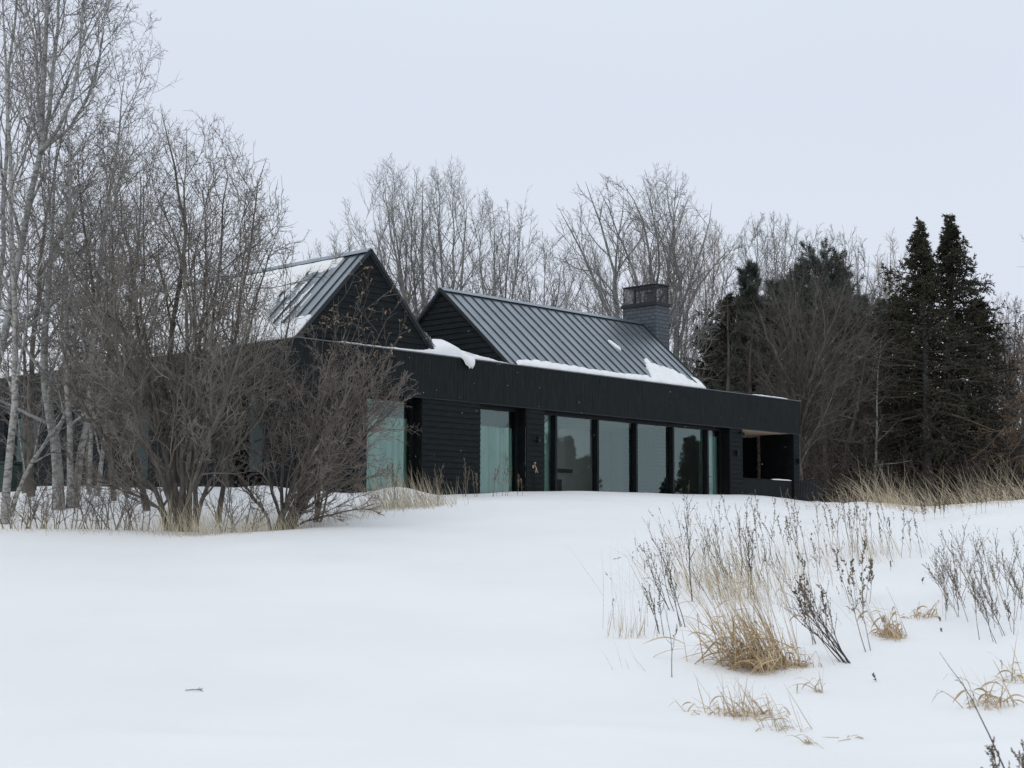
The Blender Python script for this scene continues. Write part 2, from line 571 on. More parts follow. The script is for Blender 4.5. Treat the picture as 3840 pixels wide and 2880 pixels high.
def siding(name, O, A, N, rng, z0, z1, ends=None, step=0.15):
    """lap boards on a vertical plane: O origin, A horizontal axis, N outward normal.
    rng: (a0, a1), or ends(z) -> (a0, a1) for a gable"""
    O, A, N = Vector(O), Vector(A), Vector(N)
    b = MB()
    z = z0
    while z < z1 - 0.01:
        zt = min(z + step, z1)
        ra, rb = (rng, rng) if ends is None else (ends(z), ends(zt))
        if rb[1] - rb[0] < 0.01: rb = ((rb[0] + rb[1]) / 2 - .005, (rb[0] + rb[1]) / 2 + .005)
        o0 = 0.026 + hr.uniform(-.003, .003)
        o1 = 0.004
        P = lambda a, zz, off: O + A * a + N * off + Vector((0, 0, zz))
        p = [P(ra[0], z, -0.02), P(ra[1], z, -0.02), P(ra[1], z, o0), P(ra[0], z, o0),
             P(rb[0], zt, -0.02), P(rb[1], zt, -0.02), P(rb[1], zt, o1), P(rb[0], zt, o1)]
        b.hexa(p)
        z = zt
    return b.build(name, M['siding'], house)


VN = Vector((0, -1, 0))
UN = Vector((-1, 0, 0))
ZB = -0.4
zf = H - FH                            # underside of the fascia
# front wall: piers of lap siding between the openings
for a0, a1 in ((0.0, 2.25), (4.13, 6.30), (8.14, 8.88), (17.90, 18.62), (21.69, HL)):
    siding('wall_siding', (0, 0, 0), (1, 0, 0), VN, (a0, a1), ZB, zf - 0.004)
# side wall to the left, broken by three tall windows
LEFT_LEN = 26.0
left_open = ((1.25, 2.35), (6.2, 7.4), (11.9, 13.9), (17.5, 18.6))
v0 = 0.0
for a0, a1 in left_open:
    siding('wall_siding', (0, 0, 0), (0, 1, 0), UN, (v0, a0), ZB, zf - 0.004)
    v0 = a1
siding('wall_siding', (0, 0, 0), (0, 1, 0), UN, (v0, LEFT_LEN), ZB, zf - 0.004)
# end wall and back walls, plain
b = MB()
b.box((HL - 0.03, 0.031, ZB), (HL + 0.02, 1.2, zf - .004))
b.box((HL - 0.03, 3.9, ZB), (HL + 0.02, 6.4, zf - .004))
b.box((5.6, 6.4, ZB), (HL + .02, 6.45, H))
b.box((5.6, 6.45, ZB), (5.65, LEFT_LEN, H))
b.box((0.03, LEFT_LEN, ZB), (5.65, LEFT_LEN + .05, H))
b.build('rear_wall', M['siding'], house)

# fascia of vertical boards
def fascia(O, A, N, length):
    O, A, N = Vector(O), Vector(A), Vector(N)
    b = MB()
    a = 0.0
    while a < length - 0.02:
        w_ = min(0.118, length - a)
        off = 0.062 + hr.uniform(-.0015, .0015)
        P = lambda x, z, f: O + A * x + N * f + Vector((0, 0, z))
        g = 0.0016
        b.hexa([P(a + g, zf, 0.0), P(a + w_ - g, zf, 0.0), P(a + w_ - g, zf, off), P(a + g, zf, off),
                P(a + g, H - .03, 0.0), P(a + w_ - g, H - .03, 0.0), P(a + w_ - g, H - .03, off), P(a + g, H - .03, off)])
        a += w_
    # solid backing
    P = lambda x, z, f: O + A * x + N * f + Vector((0, 0, z))
    b.hexa([P(0, zf + .002, -.25), P(length, zf + .002, -.25), P(length, zf + .002, .05), P(0, zf + .002, .05),
            P(0, H - .035, -.25), P(length, H - .035, -.25), P(length, H - .035, .05), P(0, H - .035, .05)])
    return b.build('fascia', M['fascia'], house)


fa = fascia((-0.06, 0, 0), (1, 0, 0), VN, HL + 0.08)
fb = fascia((0, 0.26, 0), (0, 1, 0), UN, LEFT_LEN)
b = MB()
b.box((HL - .24, 0.26, zf + .002), (HL + .055, 6.4, H - .035))
b.build('fascia', M['fascia'], house)
b = MB()
b.box((-0.075, -0.078, H - .028), (HL + .075, 0.24, H))
b.box((-0.075, 0.242, H - .028), (0.10, LEFT_LEN, H))
b.build('coping', M['coping'], fa)
b = MB()                              # dark strip drawn in as the shadow line under the fascia
b.box((-0.03, -0.045, zf - .035), (HL + .03, -0.028, zf - .002))
b.build('fascia_shadow_line', M['trim'], fa)
b = MB()                              # flat roof behind the parapet
b.box((0.12, 0.26, H - .30), (HL - .25, 6.38, H - .12))
b.build('flat_roof', M['trim'], house)

# ---- gable roofs
W1, H1, G1 = 2.332, 2.469, 0.10       # left gable: ridge along v at u = W1
U1, U2, W2, H2 = 7.447, 16.72, 2.7495, 2.406   # right gable: ridge along u at v = W2


def seam_roof(name, P0, E, S, length, rise, spacing, parent=None, first=0.2):
    """one roof slope. P0 eave corner, E unit vector along the eave, S unit vector up the slope"""
    P0, E, S = Vector(P0), Vector(E), Vector(S)
    N = E.cross(S).normalized()
    if N.z < 0: N = -N
    b = MB()
    P = lambda e, s, n: P0 + E * e + S * s + N * n
    b.hexa([P(0, 0, -.06), P(length, 0, -.06), P(length, rise, -.06), P(0, rise, -.06), P(0, 0, 0), P(length, 0, 0), P(length, rise, 0), P(0, rise, 0)])
    e = first
    while e < length - .05:
        b.hexa([P(e - .010, .01, .001), P(e + .010, .01, .001), P(e + .010, rise, .001), P(e - .010, rise, .001),
                P(e - .008, .01, .030), P(e + .008, .01, .030), P(e + .008, rise, .030), P(e - .008, rise, .030)])
        e += spacing
    o = b.build(name, M['metal_roof'], parent or house)
    o.data.materials.append(M['seam_shade'])
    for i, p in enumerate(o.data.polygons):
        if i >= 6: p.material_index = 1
    return o, P0, E, S, N


g1_len = math.hypot(W1, H1)
s1l = Vector((W1, 0, H1)) / g1_len
s1r = Vector((-W1, 0, H1)) / g1_len
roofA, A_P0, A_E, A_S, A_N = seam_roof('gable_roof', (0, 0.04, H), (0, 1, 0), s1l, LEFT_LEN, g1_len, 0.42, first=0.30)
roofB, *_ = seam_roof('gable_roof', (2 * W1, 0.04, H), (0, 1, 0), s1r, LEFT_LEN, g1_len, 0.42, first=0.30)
g2_len = math.hypot(W2, H2)
s2f = Vector((0, W2, H2)) / g2_len
s2b = Vector((0, -W2, H2)) / g2_len
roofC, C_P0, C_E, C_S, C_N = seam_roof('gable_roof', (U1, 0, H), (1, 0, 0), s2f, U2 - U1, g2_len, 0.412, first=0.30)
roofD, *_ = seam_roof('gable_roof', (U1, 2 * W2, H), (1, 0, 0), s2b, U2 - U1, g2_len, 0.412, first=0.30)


def ridge_cap(parent, P, E, sl, sr, length):
    P, E, sl, sr = Vector(P), Vector(E), Vector(sl), Vector(sr)
    b = MB()
    nl = E.cross(sl).normalized(); nl = nl if nl.z > 0 else -nl
    nr = E.cross(sr).normalized(); nr = nr if nr.z > 0 else -nr
    top = Vector((0, 0, .05))
    for s, n in ((sl, nl), (sr, nr)):
        a = P + n * .040 - s * .14
        b.hexa([a, a + E * length, P + E * length + top * .4, P + top * .4, a + n * .012, a + E * length + n * .012, P + E * length + top, P + top])
    return b.build('ridge_cap', M['metal_roof'], parent)


ridge_cap(roofA, (W1, 0.02, H + H1), (0, 1, 0), s1l, s1r, LEFT_LEN)
ridge_cap(roofC, (U1 - .02, W2, H + H2), (1, 0, 0), s2f, s2b, U2 - U1 - .01)


def rake(parent, P0, S, length, out, N, thick=.055):
    """trim board along a sloping gable edge"""
    P0, S, out, N = Vector(P0), Vector(S), Vector(out), Vector(N)
    b = MB()
    P = lambda s, o, n: P0 + S * s + out * o + N * n
    b.hexa([P(-.02, 0, -thick), P(length, 0, -thick), P(length, .035, -thick), P(-.02, .035, -thick), P(-.02, 0, .035), P(length, 0, .035), P(length, .035, .035), P(-.02, .035, .035)])
    return b.build('rake_trim', M['trim'], parent)


nA = Vector((-H1, 0, W1)).normalized()
nB = Vector((H1, 0, W1)).normalized()
nC = Vector((0, -H2, W2)).normalized()
nD = Vector((0, H2, W2)).normalized()
rake(roofA, (0, 0.036, H), s1l, g1_len, VN, nA)
rake(roofB, (2 * W1, 0.036, H), s1r, g1_len, VN, nB)
rake(roofC, (U1 - .004, 0, H), s2f, g2_len, UN, nC)
rake(roofD, (U1 - .004, 2 * W2, H), s2b, g2_len, UN, nD)
rake(roofC, (U2 + .004, 0, H), s2f, g2_len, (1, 0, 0), nC)
# gable walls
k1 = W1 / H1
siding('gable_wall', (0, G1, H), (1, 0, 0), VN, None, -0.10, H1 - .10, ends=lambda z: (max(0, z * k1) + .05, 2 * W1 - max(0, z * k1) - .05), step=0.165)
k2 = W2 / H2
siding('gable_wall', (U1 + .06, 0, H), (0, 1, 0), UN, None, -0.10, H2 - .10, ends=lambda z: (max(0, z * k2) + .05, 2 * W2 - max(0, z * k2) - .05), step=0.165)
b = MB()
b.poly((U2 - .02, .05, H - .1), (U2 - .02, 2 * W2 - .05, H - .1), (U2 - .02, W2, H + H2 - .08))
b.build('gable_wall', M['siding'], house)

# ---- chimney
ch = MB().box((U2 + .03, 2.075, ZB), (U2 + .74, 3.50, H + 2.955)).build('chimney', M['brick'], house)
cb_ = MB()
cb_.box((U2 - .015, 2.03, H + 2.956), (U2 + .785, 3.545, H + 3.075))
cb_.build('chimney_cap', M['trim'], ch, bevel=.006)
c0, c1, d0, d1 = U2 + .045, U2 + .725, 2.085, 3.49
zc0, zc1 = H + 3.076, H + 3.665
cg = MB()
for x in (c0, c1 - .022):
    for y in (d0, d1 - .022):
        cg.box((x, y, zc0), (x + .022, y + .022, zc1))
cg.box((c0, 2.98, zc0), (c0 + .03, 3.03, zc1))
for x in (c0, c1 - .015):
    cg.box((x, d0 + .023, zc0), (x + .015, d1 - .023, zc0 + .02))
    cg.box((x, d0 + .023, zc1 - .03), (x + .015, d1 - .023, zc1 - .001))
cg.box((c0 - .03, d0 - .03, zc1), (c1 + .03, d1 + .03, zc1 + .018))
cage = cg.build('chimney_cage', M['trim'], ch)
sc_ = MB()
sc_.poly((c0 + .010, d0 + .02, zc0 + .01), (c0 + .010, d1 - .02, zc0 + .01), (c0 + .010, d1 - .02, zc1 - .01), (c0 + .010, d0 + .02, zc1 - .01))
sc_.poly((c1 - .010, d0 + .02, zc0 + .01), (c1 - .010, d1 - .02, zc0 + .01), (c1 - .010, d1 - .02, zc1 - .01), (c1 - .010, d0 + .02, zc1 - .01))
sc_.poly((c0 + .02, d0 + .010, zc0 + .01), (c1 - .02, d0 + .010, zc0 + .01), (c1 - .02, d0 + .010, zc1 - .01), (c0 + .02, d0 + .010, zc1 - .01))
sc_.poly((c0 + .02, d1 - .010, zc0 + .01), (c1 - .02, d1 - .010, zc0 + .01), (c1 - .02, d1 - .010, zc1 - .01), (c0 + .02, d1 - .010, zc1 - .01))
sc_.build('wire_screen', M['screen'], ch)
fl = MB()
fc = (U2 + .38, 2.62)
fl.cyl(fc, .16, zc0, zc0 + .14, 20)
fl.cyl(fc, .11, zc0 + .141, zc0 + .36, 20)
fl.cyl(fc, .17, zc0 + .361, zc0 + .40, 20, .12)
fl.build('flue', M['coping'], ch)

# ---- windows
GV = 0.33                              # glass plane behind the wall face


def window(u0, u1, mull=(), z0=0.02, head=0.10):
    f = MB()
    zt_ = zf - .002
    f.box((u0, .034, ZB), (u0 + .02, .55, zt_))                       # reveals
    f.box((u1 - .02, .034, ZB), (u1, .55, zt_))
    f.box((u0 + .021, .034, zt_ - .03), (u1 - .021, .55, zt_))
    fo = f.build('window', M['reveal'], house)
    g = MB()
    g.box((u0 + .021, GV - .05, zt_ - .03 - head), (u1 - .021, GV + .05, zt_ - .031))
    g.box((u0 + .021, GV - .05, z0 - .2), (u0 + .06, GV + .05, zt_ - .031 - head))
    g.box((u1 - .09, GV - .05, z0 - .2), (u1 - .021, GV + .05, zt_ - .031 - head))
    g.box((u0 + .061, GV - .05, z0 - .2), (u1 - .091, GV + .05, z0))
    g.build('window_frame', M['frame'], fo)
    for m_ in mull:
        MB().box((m_, GV - .14, z0 + .001), (m_ + .085, GV + .06, zt_ - .032 - head)).build('mullion', M['frame'], fo, bevel=.004)
    xs = [u0 + .06] + [q for m_ in mull for q in (m_, m_ + .085)] + [u1 - .09]
    for x0, x1 in zip(xs[::2], xs[1::2]):
        MB().poly((x0, GV, z0), (x1, GV, z0), (x1, GV, zt_ - .03 - head), (x0, GV, zt_ - .03 - head)).build('pane', M['glass'], fo)
    return fo


window(2.25, 4.13)
window(6.30, 8.14)
wbig = window(8.88, 17.90, (9.575, 11.44, 13.27, 15.11, 16.94))
MB().box((17.03, GV - .10, 1.10), (17.20, GV - .075, 1.125)).build('door_handle', M['trim'], wbig)
# windows of the side wall
for a0, a1 in left_open:
    f = MB()
    zt_ = zf - .01
    f.box((.034, a0, ZB), (.30, a0 + .05, zt_))
    f.box((.034, a1 - .05, ZB), (.30, a1, zt_))
    f.box((.034, a0 + .051, zt_ - .08), (.30, a1 - .051, zt_))
    fo = f.build('window', M['frame'], house)
    MB().poly((.2, a1 - .05, ZB), (.2, a0 + .05, ZB), (.2, a0 + .05, zt_ - .08), (.2, a1 - .05, zt_ - .08)).build('pane', M['side_glass'], fo)

# ---- rooms behind the glass
b = MB()
b.box((0.31, 5.0, ZB), (17.89, 5.06, zf + .3))
b.box((5.2, 0.56, ZB), (5.26, 4.99, zf + .3))
b.box((2.6, 5.07, ZB), (2.66, LEFT_LEN - .1, zf + .3))
b.box((8.50, 0.56, ZB), (8.56, 4.99, zf + .3))
b.box((2.18, 0.62, ZB), (2.24, 4.99, zf + .3))
b.box((17.92, 0.56, ZB), (17.98, 4.99, zf + .3))
b.build('interior_wall', M['plaster'], house)
MB().box((0.31, 0.56, zf + .05), (17.91, 4.99, zf + .1)).build('ceiling', M['plaster'], house)
MB().box((0.31, 0.35, -0.06), (17.91, 4.99, 0.0)).build('floor', M['floorwood'], house)
b = MB()
b.box((12.6, 4.55, 0.0), (15.0, 4.99, zf))
fpl = b.build('fireplace', M['plaster'], house)
MB().box((12.9, 4.44, 0.1), (14.7, 4.548, 1.05)).build('firebox', M['darkpanel'], fpl)
MB().box((12.5, 4.30, 1.28), (15.1, 4.548, 1.40)).build('mantel', M['darkpanel'], fpl)
MB().box((9.6, 4.9, 0.6), (12.2, 4.985, 2.0)).build('wall_panel', M['darkpanel'], house)
pic = MB().box((13.25, 4.49, 1.55), (14.35, 4.535, 2.35)).build('framed_picture', M['frame'])
on_house(pic)
tag(pic, 'framed picture hanging above the fireplace behind the big windows', 'picture')
MB().poly((13.32, 4.482, 1.62), (14.28, 4.482, 1.62), (14.28, 4.482, 2.28), (13.32, 4.482, 2.28)).build('picture_print', M['art'], pic)


def curtain(u0, u1, z1, label, v=0.52, fold=0.17, amp=0.075, flare=0.0):
    n = int((u1 - u0) / 0.012)
    us = np.linspace(u0, u1, n)
    zs = np.linspace(-0.1, z1, 9)
    rr = np.random.RandomState(int(u0 * 100))
    ph = np.cumsum(2 * math.pi / fold * (us[1] - us[0]) * np.repeat(rr.uniform(.6, 1.5, n // 8 + 1), 8)[:n])
    V = []
    for z in zs:
        k = 1 - z / z1
        a = amp * (0.75 + 0.35 * k)
        vv = v + a * np.sin(ph + 0.25 * k) + .35 * a * np.sin(2.3 * ph + 1)
        V.append(np.stack([us + flare * k * (us - u0) / (u1 - u0), vv, np.full(n, z)], -1))
    V = np.array(V)
    idx = np.arange(V.shape[0] * n).reshape(V.shape[0], n)
    Q = np.stack([idx[:-1, :-1], idx[:-1, 1:], idx[1:, 1:], idx[1:, :-1]], -1).reshape(-1, 4)
    o = link_mesh('curtain', np_mesh('curtain', V.reshape(-1, 3), Q, M['curtain'], smooth=True))
    on_house(o)
    return tag(o, label, 'curtain', 'pale green curtains behind the glass')


curtain(2.52, 4.10, 2.20, 'wide pale green curtain drawn across the window nearest the brush')
curtain(6.60, 8.11, 2.18, 'pale green curtain drawn across the window beside the brass tap')
curtain(9.20, 9.72, 2.50, 'narrow curtain gathered at the tap end of the long glazed wall', fold=.10)
curtain(17.02, 17.36, 2.50, 'slim curtain edge beside the last dark mullion before the glass door', fold=.09)
curtain(17.56, 17.89, 2.46, 'curtain hanging behind the glass door next to the porch', fold=.10, flare=.02)

# ---- porch recess
b = MB()
b.box((18.62, .034, ZB), (18.66, 3.9, zf + .02))
b.box((18.67, 3.86, ZB), (21.30, 3.9, zf + .02))
b.box((21.69, .034, ZB), (21.73, 1.35, zf + .02))
b.build('porch_wall', M['reveal'], house)
siding('porch_wall', (21.95, 1.42, 0), (0, 1, 0), UN, (0, 2.45), ZB, zf - .05)
MB().box((21.90, 2.55, ZB), (21.918, 3.4, 1.9)).build('porch_door', M['frame'], house)
rs = np.random.RandomState(3)
b = MB()
z = ZB
while z < zf - .05:
    hh = rs.uniform(.07, .16)
    b.box((21.66 + rs.uniform(-.03, .03), 1.36 + rs.uniform(-.01, .01), z), (21.92, 1.46 + rs.uniform(-.02, .03), min(z + hh, zf) - .004))
    z += hh
b.build('stone_edge', M['stone'], house)
MB().box((18.67, .10, zf - .012), (21.68, 3.85, zf + .05)).build('porch_ceiling', M['soffit'], house)
MB().box((18.67, .035, -.3), (21.68, 3.85, -.02)).build('porch_floor', M['darkpanel'], house)
b = MB()
a = 18.665
while a < 21.68:
    b.box((a + .003, .06 + hr.uniform(0, .004), ZB), (min(a + .118, 21.685), .14, 1.10))
    a += .12
b.box((18.665, .05, 1.101), (21.685, .16, 1.13))
b.build('porch_parapet', M['fascia'], house)

# ---- small fixtures
for u, z in ((8.55, 1.86), (18.22, 1.92), (21.88, 1.80)):
    b = MB()
    b.box((u - .03, -.045, z - .06), (u + .03, -.028, z + .06))
    b.box((u - .045, -.13, z - .085), (u + .045, -.046, z + .085))
    b.build('wall_lamp', M['frame'], house, bevel=.004)
b = MB()
b.box((18.40, -.09, 2.56), (18.50, -.03, 2.64))
b.cyl((18.42, -.14), .035, 2.55, 2.63, 10)
b.cyl((18.52, -.13), .035, 2.52, 2.60, 10)
b.build('floodlight', M['frame'], house)
tp = MB()
tp.tube([(8.40, -.02, 1.10), (8.40, -.10, 1.10), (8.40, -.14, 1.06), (8.40, -.15, 1.00)], .018)
tp.tube([(8.40, -.03, 1.10), (8.40, -.028, 1.10)], .045, 14)
tp.tube([(8.40, -.09, 1.11), (8.40, -.09, 1.20)], .010)
tp.tube([(8.36, -.09, 1.205), (8.44, -.09, 1.205)], .014)
tp.tube([(8.40, -.12, 1.01), (8.36, -.15, .93)], .014)
tp.tube([(8.40, -.14, 1.01), (8.43, -.17, .93)], .014)
tap_o = tp.build('garden_tap', M['brass'], house, smooth=False)
MB().tube([(8.42, -.06, .93), (8.43, -.06, .6), (8.42, -.06, .2)], .014).build('hose', M['frame'], tap_o)

# ---- snow lying on the roofs
def vnoise(x, y, seed=0):
    s = seed * 1.7
    return (np.sin(x * 3.1 + s) * np.sin(y * 2.7 - s * 2) + .6 * np.sin(x * 7.3 + 1.3 * y + s) * np.sin(y * 6.1 - .8 * x + 2 * s)
            + .35 * np.sin(x * 15.1 - 4 * y + s) * np.sin(y * 13.3 + 3 * x) + .2 * np.sin(29 * x + 3 * s) * np.sin(27 * y + s))


def snow_patch(name, label, P0, E, S, N, e_rng, s_rng, field, tmax, cell=.04, soft=.15, group=None):
    es = np.arange(e_rng[0], e_rng[1] + 1e-6, cell)
    ss = np.arange(s_rng[0], s_rng[1] + 1e-6, cell)
    EE, SS_ = np.meshgrid(es, ss)
    F = field(EE, SS_)
    t = tmax * np.sqrt(np.clip(F / soft, 0, 1)) * (1 + .18 * vnoise(EE * 2, SS_ * 2, 4))
    t = np.where(F > 0, np.maximum(t, .008), -.012)
    P0, E, S, N = (np.array(q, float) for q in (P0, E, S, N))
    V = P0 + EE[..., None] * E + SS_[..., None] * S + t[..., None] * N
    idx = np.arange(EE.size).reshape(EE.shape)
    Q = np.stack([idx[:-1, :-1], idx[:-1, 1:], idx[1:, 1:], idx[1:, :-1]], -1).reshape(-1, 4)
    keep = (F > 0).ravel()[Q].any(1)
    Q = Q[keep]
    used = np.unique(Q)
    mp = np.full(EE.size, -1)
    mp[used] = np.arange(len(used))
    o = link_mesh(name, np_mesh(name, V.reshape(-1, 3)[used], mp[Q], M['roofsnow'], smooth=True))
    on_house(o)
    return tag(o, label, 'snow', group or 'snow lying on the roofs')


def px_on(P0, E, S, px, py):
    """roof coordinates (e, s) seen at a pixel"""
    d = Vector(ray(px, py))
    Rm = HM.to_3x3()
    p0 = HM @ Vector(P0)
    e, s = Rm @ Vector(E), Rm @ Vector(S)
    n = e.cross(s)
    c = Vector((0, 0, EYE))
    t = (p0 - c).dot(n) / d.dot(n)
    q = c + d * t - p0
    return q.dot(e), q.dot(s)


def seg_field(poly_es, x, base):
    xs = [p[0] for p in poly_es]
    ys = [p[1] for p in poly_es]
    return np.interp(x, xs, ys, left=base, right=base)


# strip along the eave of the right hand gable, climbing at its far end
top_px = [(1925, 1350), (2000, 1352), (2100, 1366), (2200, 1383), (2300, 1398), (2380, 1404), (2398, 1392), (2385, 1362), (2440, 1372)]
S_pts = sorted(px_on(C_P0, C_E, C_S, *p) for p in [(1935, 1362), (1950, 1350), (2000, 1353), (2100, 1367), (2200, 1384), (2300, 1399), (2370, 1406), (2420, 1409)])


def eave_field(e, s):
    top = seg_field(S_pts, e, -1.0)
    bay = ((e - .30) / .412) % 1.0
    top = top + .06 * np.sin(bay * math.pi) - .03 + .03 * vnoise(e * 1.5, s * 0, 2)
    f = np.minimum(top - s, (e - S_pts[0][0]) * .8)
    # the big heap at the far end
    a, b_ = (px_on(C_P0, C_E, C_S, *p) for p in ((2400, 1345), (2640, 1448)))
    lo = px_on(C_P0, C_E, C_S, 2395, 1400)[0]
    bay_i = np.floor((e - .30) / .412)
    jit = .16 * np.sin(bay_i * 2.4 + 1.0)
    r = (e - 7.55) / 1.75
    heap = np.where(e > 6.2, 1.22 - np.abs(e - 7.35) * np.where(e > 7.35, .52, 1.15) + jit + .10 * vnoise(e * 2, s * 2, 7) - s * 1.0, -1)
    heap = np.minimum(heap, 9.20 - e + .0 * s)
    return np.maximum(f, heap)


snow_patch('eave_snow', 'long strip of snow along the eave below the right metal roof, piled higher at its far end', C_P0, C_E, C_S, C_N, (0.1, 9.26), (-.06, 1.9), lambda e, s: np.minimum(eave_field(e, s), (s + .05) * 1.6), .085, soft=.12)
e_, s_ = px_on(C_P0, C_E, C_S, 2304, 1295)
snow_patch('snow_patch', 'small lone sliver of snow halfway up the right metal roof', C_P0, C_E, C_S, C_N, (e_ - .3, e_ + .3), (s_ - .6, s_ + .6),
           lambda e, s: 1 - ((e - e_ + .25 * (s - s_)) / .085) ** 2 - ((s - s_) / .27) ** 2, .05, cell=.02, soft=.4)


# snow on the left gable, thicker to the left and under the ridge
def left_field(e, s):
    bay_i = np.floor((e - .30) / .42)
    bay = ((e - .30) / .42) % 1.0
    jit = np.sin(bay_i * 5.3 + 0.7)
    n = vnoise(e * .8, s * .45, 1)
    top = np.where(e > 0.95, s - (2.92 + .14 * jit - .15 * sstep(1, 6, e)) + .06 * n, -1)
    top = np.minimum(top, 3.27 - s)
    low = np.where(e > .12, (.70 + .20 * jit + .95 * sstep(1.0, 3.2, e)) - s + .08 * n, -1)
    low = np.minimum(low, (e - .12) * .6)
    mid = sstep(.8, 3.2, e) * 1.35 - .66 + .36 * n + .25 * jit
    mid = np.where((s > .4) & (s < 3.1) & (e > 1.0), mid, -1)
    streak = .05 - np.abs(bay - .25) * .6 + .30 * n - .12
    streak = np.where((e > 1.0) & (s > .6) & (s < 2.4), streak * sstep(1.0, 2.5, e), -1)
    f = np.maximum(np.maximum(top, low), np.maximum(mid, streak))
    return np.minimum(f, (e - .1))


snow_patch('snow_patch', 'patchy snow sliding down the left metal roof behind the brush', A_P0, A_E, A_S, A_N, (.1, 25.0), (-.05, 3.30), lambda e, s: np.minimum(left_field(e, s), (s + .03) * 2), .075, cell=.05, soft=.2)


# the drift heaped on the parapet between the gables
def drift():
    us = np.linspace(1.15, 7.35, 190)
    ths = np.linspace(0, 1, 26)
    V = []
    for u in us:
        hgt = .028 + .05 * sstep(2.5, 4.4, u) + .46 * math.exp(-((u - 5.1) / .48) ** 2) + .14 * math.exp(-((u - 6.1) / .6) ** 2) + .07 * math.exp(-((u - 5.35) / .14) ** 2) + .05 * math.exp(-((u - 4.75) / .12) ** 2)
        hgt *= sstep(7.35, 6.6, u) * .85 + .15 if u > 6 else 1
        hgt *= float(sstep(1.15, 1.5, u))
        back = .10 + 1.6 * float(sstep(4.3, 4.9, u)) * float(sstep(7.4, 6.7, u))
        lobe = math.exp(-((u - 5.72) / .17) ** 4)
        frnt = .075 + .02 * float(sstep(3.5, 4.5, u)) + .20 * lobe
        row = []
        for t in ths:
            if t < .35:
                q = t / .35
                v = -frnt * math.sin(math.pi * (.5 + .5 * (1 - q))) if False else -frnt * (1 - .25 * q)
                drop = (.005 + .27 * lobe * (1 + .12 * math.sin(u * 60)))
                v = -frnt * (math.sin(min(1, q * 1.6) * math.pi / 2) if q < .62 else 1.0)
                z = H - drop * (1 - q) + hgt * .45 * q ** 1.5
                v = -(.062 + (frnt - .062) * math.sin(math.pi * min(1, .12 + q * .88)) ** .5 * (1 if lobe > .02 else q))
            else:
                q = (t - .35) / .65
                v0_ = -(.062 + (frnt - .062) * (math.sin(math.pi * 1.0) ** 2 if False else .75 * (lobe > .02) + (lobe <= .02)))
                v = v0_ + (back - v0_) * q
                z = H + hgt * (.45 + .55 * math.sin(min(1, q * 2.2) * math.pi / 2)) * (1 - q ** 3) + .0
            z += .012 * float(vnoise(u * 1.3, v * 2 + t, 3)) * (t > .2)
            row.append((u, v, z))
        V.append(row)
    V = np.array(V)
    idx = np.arange(V.shape[0] * V.shape[1]).reshape(V.shape[:2])
    Q = np.stack([idx[:-1, :-1], idx[1:, :-1], idx[1:, 1:], idx[:-1, 1:]], -1).reshape(-1, 4)
    o = link_mesh('snow_drift', np_mesh('snow_drift', V.reshape(-1, 3), Q, M['roofsnow'], smooth=True))
    on_house(o)
    tag(o, 'snow drift heaped on the parapet between the two gables with a lobe hanging over', 'snow', 'snow lying on the roofs')


drift()
# snow caught on the inner slope of the left gable, showing past its right edge
snow_patch('snow_patch', 'jagged wedge of snow clinging to the foot of the left gable edge', (2 * W1, 0.04, H), (0, 1, 0), s1r, nB, (.02, 1.6), (.05, .95),
           lambda e, s: .85 - s - .12 * np.abs(vnoise(e * 3, s * 4, 5)) - .1 * e, .16, cell=.03, soft=.3)
# thin cap near the far right end of the parapet and on the porch wall
snow_patch('snow_patch', 'thin snow cap on the far right end of the flat parapet', (0, -.06, H), (1, 0, 0), (0, 1, 0), (0, 0, 1), (19.3, 21.4), (-.02, .40),
           lambda e, s: np.minimum(np.minimum(e - 19.35, 21.3 - e), np.minimum(s + .01, .36 - s)) * 1.0, .065, cell=.03, soft=.25)
snow_patch('snow_patch', 'thin line of snow on the top edge of the porch parapet', (0, .05, 1.13), (1, 0, 0), (0, 1, 0), (0, 0, 1), (20.4, 21.7), (-.01, .12),
           lambda e, s: np.minimum(np.minimum((e - 20.45), 21.62 - e) * .3, np.minimum(s + .01, .11 - s)), .03, cell=.015, soft=.05)


# ---- slatted fence beside the house
def slat_fence(label, p0, p1, ht, pitch=.075):
    p0, p1 = Vector(p0), Vector(p1)
    d = p1 - p0
    L = d.length
    f = empty('slat_fence', p0, math.atan2(d.y, d.x))
    b = MB()
    a = 0
    while a < L:
        b.box((a, -.02, 0), (a + .038, .02, ht + hr.uniform(-.006, .006)))
        a += pitch
    b.build('slat_panel', M['fence'], f)
    MB().box((0, .021, ht - .16), (L, .06, ht - .08)).build('rail', M['fence'], f)
    MB().box((0, .021, .14), (L, .06, .22)).build('rail', M['fence'], f)
    for x in (0, L - .09):
        MB().box((x, .061, -.2), (x + .09, .13, ht + .01)).build('post', M['fence'], f)
    return tag(f, label, 'fence', 'black slatted fences beside the house')


hp = lambda u, v, z: HM @ Vector((u, v, z))
slat_fence('black slatted fence panel joined to the right end of the house', hp(22.12, .25, .28), hp(23.42, .0, .22), .88)
slat_fence('lower black slatted fence set back beyond the first panel', hp(23.9, 2.2, .30), hp(26.2, 2.0, .25), .68)

# ---- snow capped green box by the left wing
gx, gy, gz_ = hit(58, 1842)
gb = empty('green_box', (gx, gy, gz_ - .05), .9)
tag(gb, 'dark green covered box with a tall snow cap near the left wing', 'box')
MB().box((-.42, -.3, 0), (.42, .3, .72)).build('box_body', M['greenbox'], gb, bevel=.03)
MB().box((-.45, -.33, .721), (.45, .33, .78)).build('lid', M['greenbox'], gb, bevel=.015)

# ------------------------------------------------------------------ bare trees
def unit(a):
    return a / np.maximum(np.linalg.norm(a, axis=-1, keepdims=True), 1e-9)


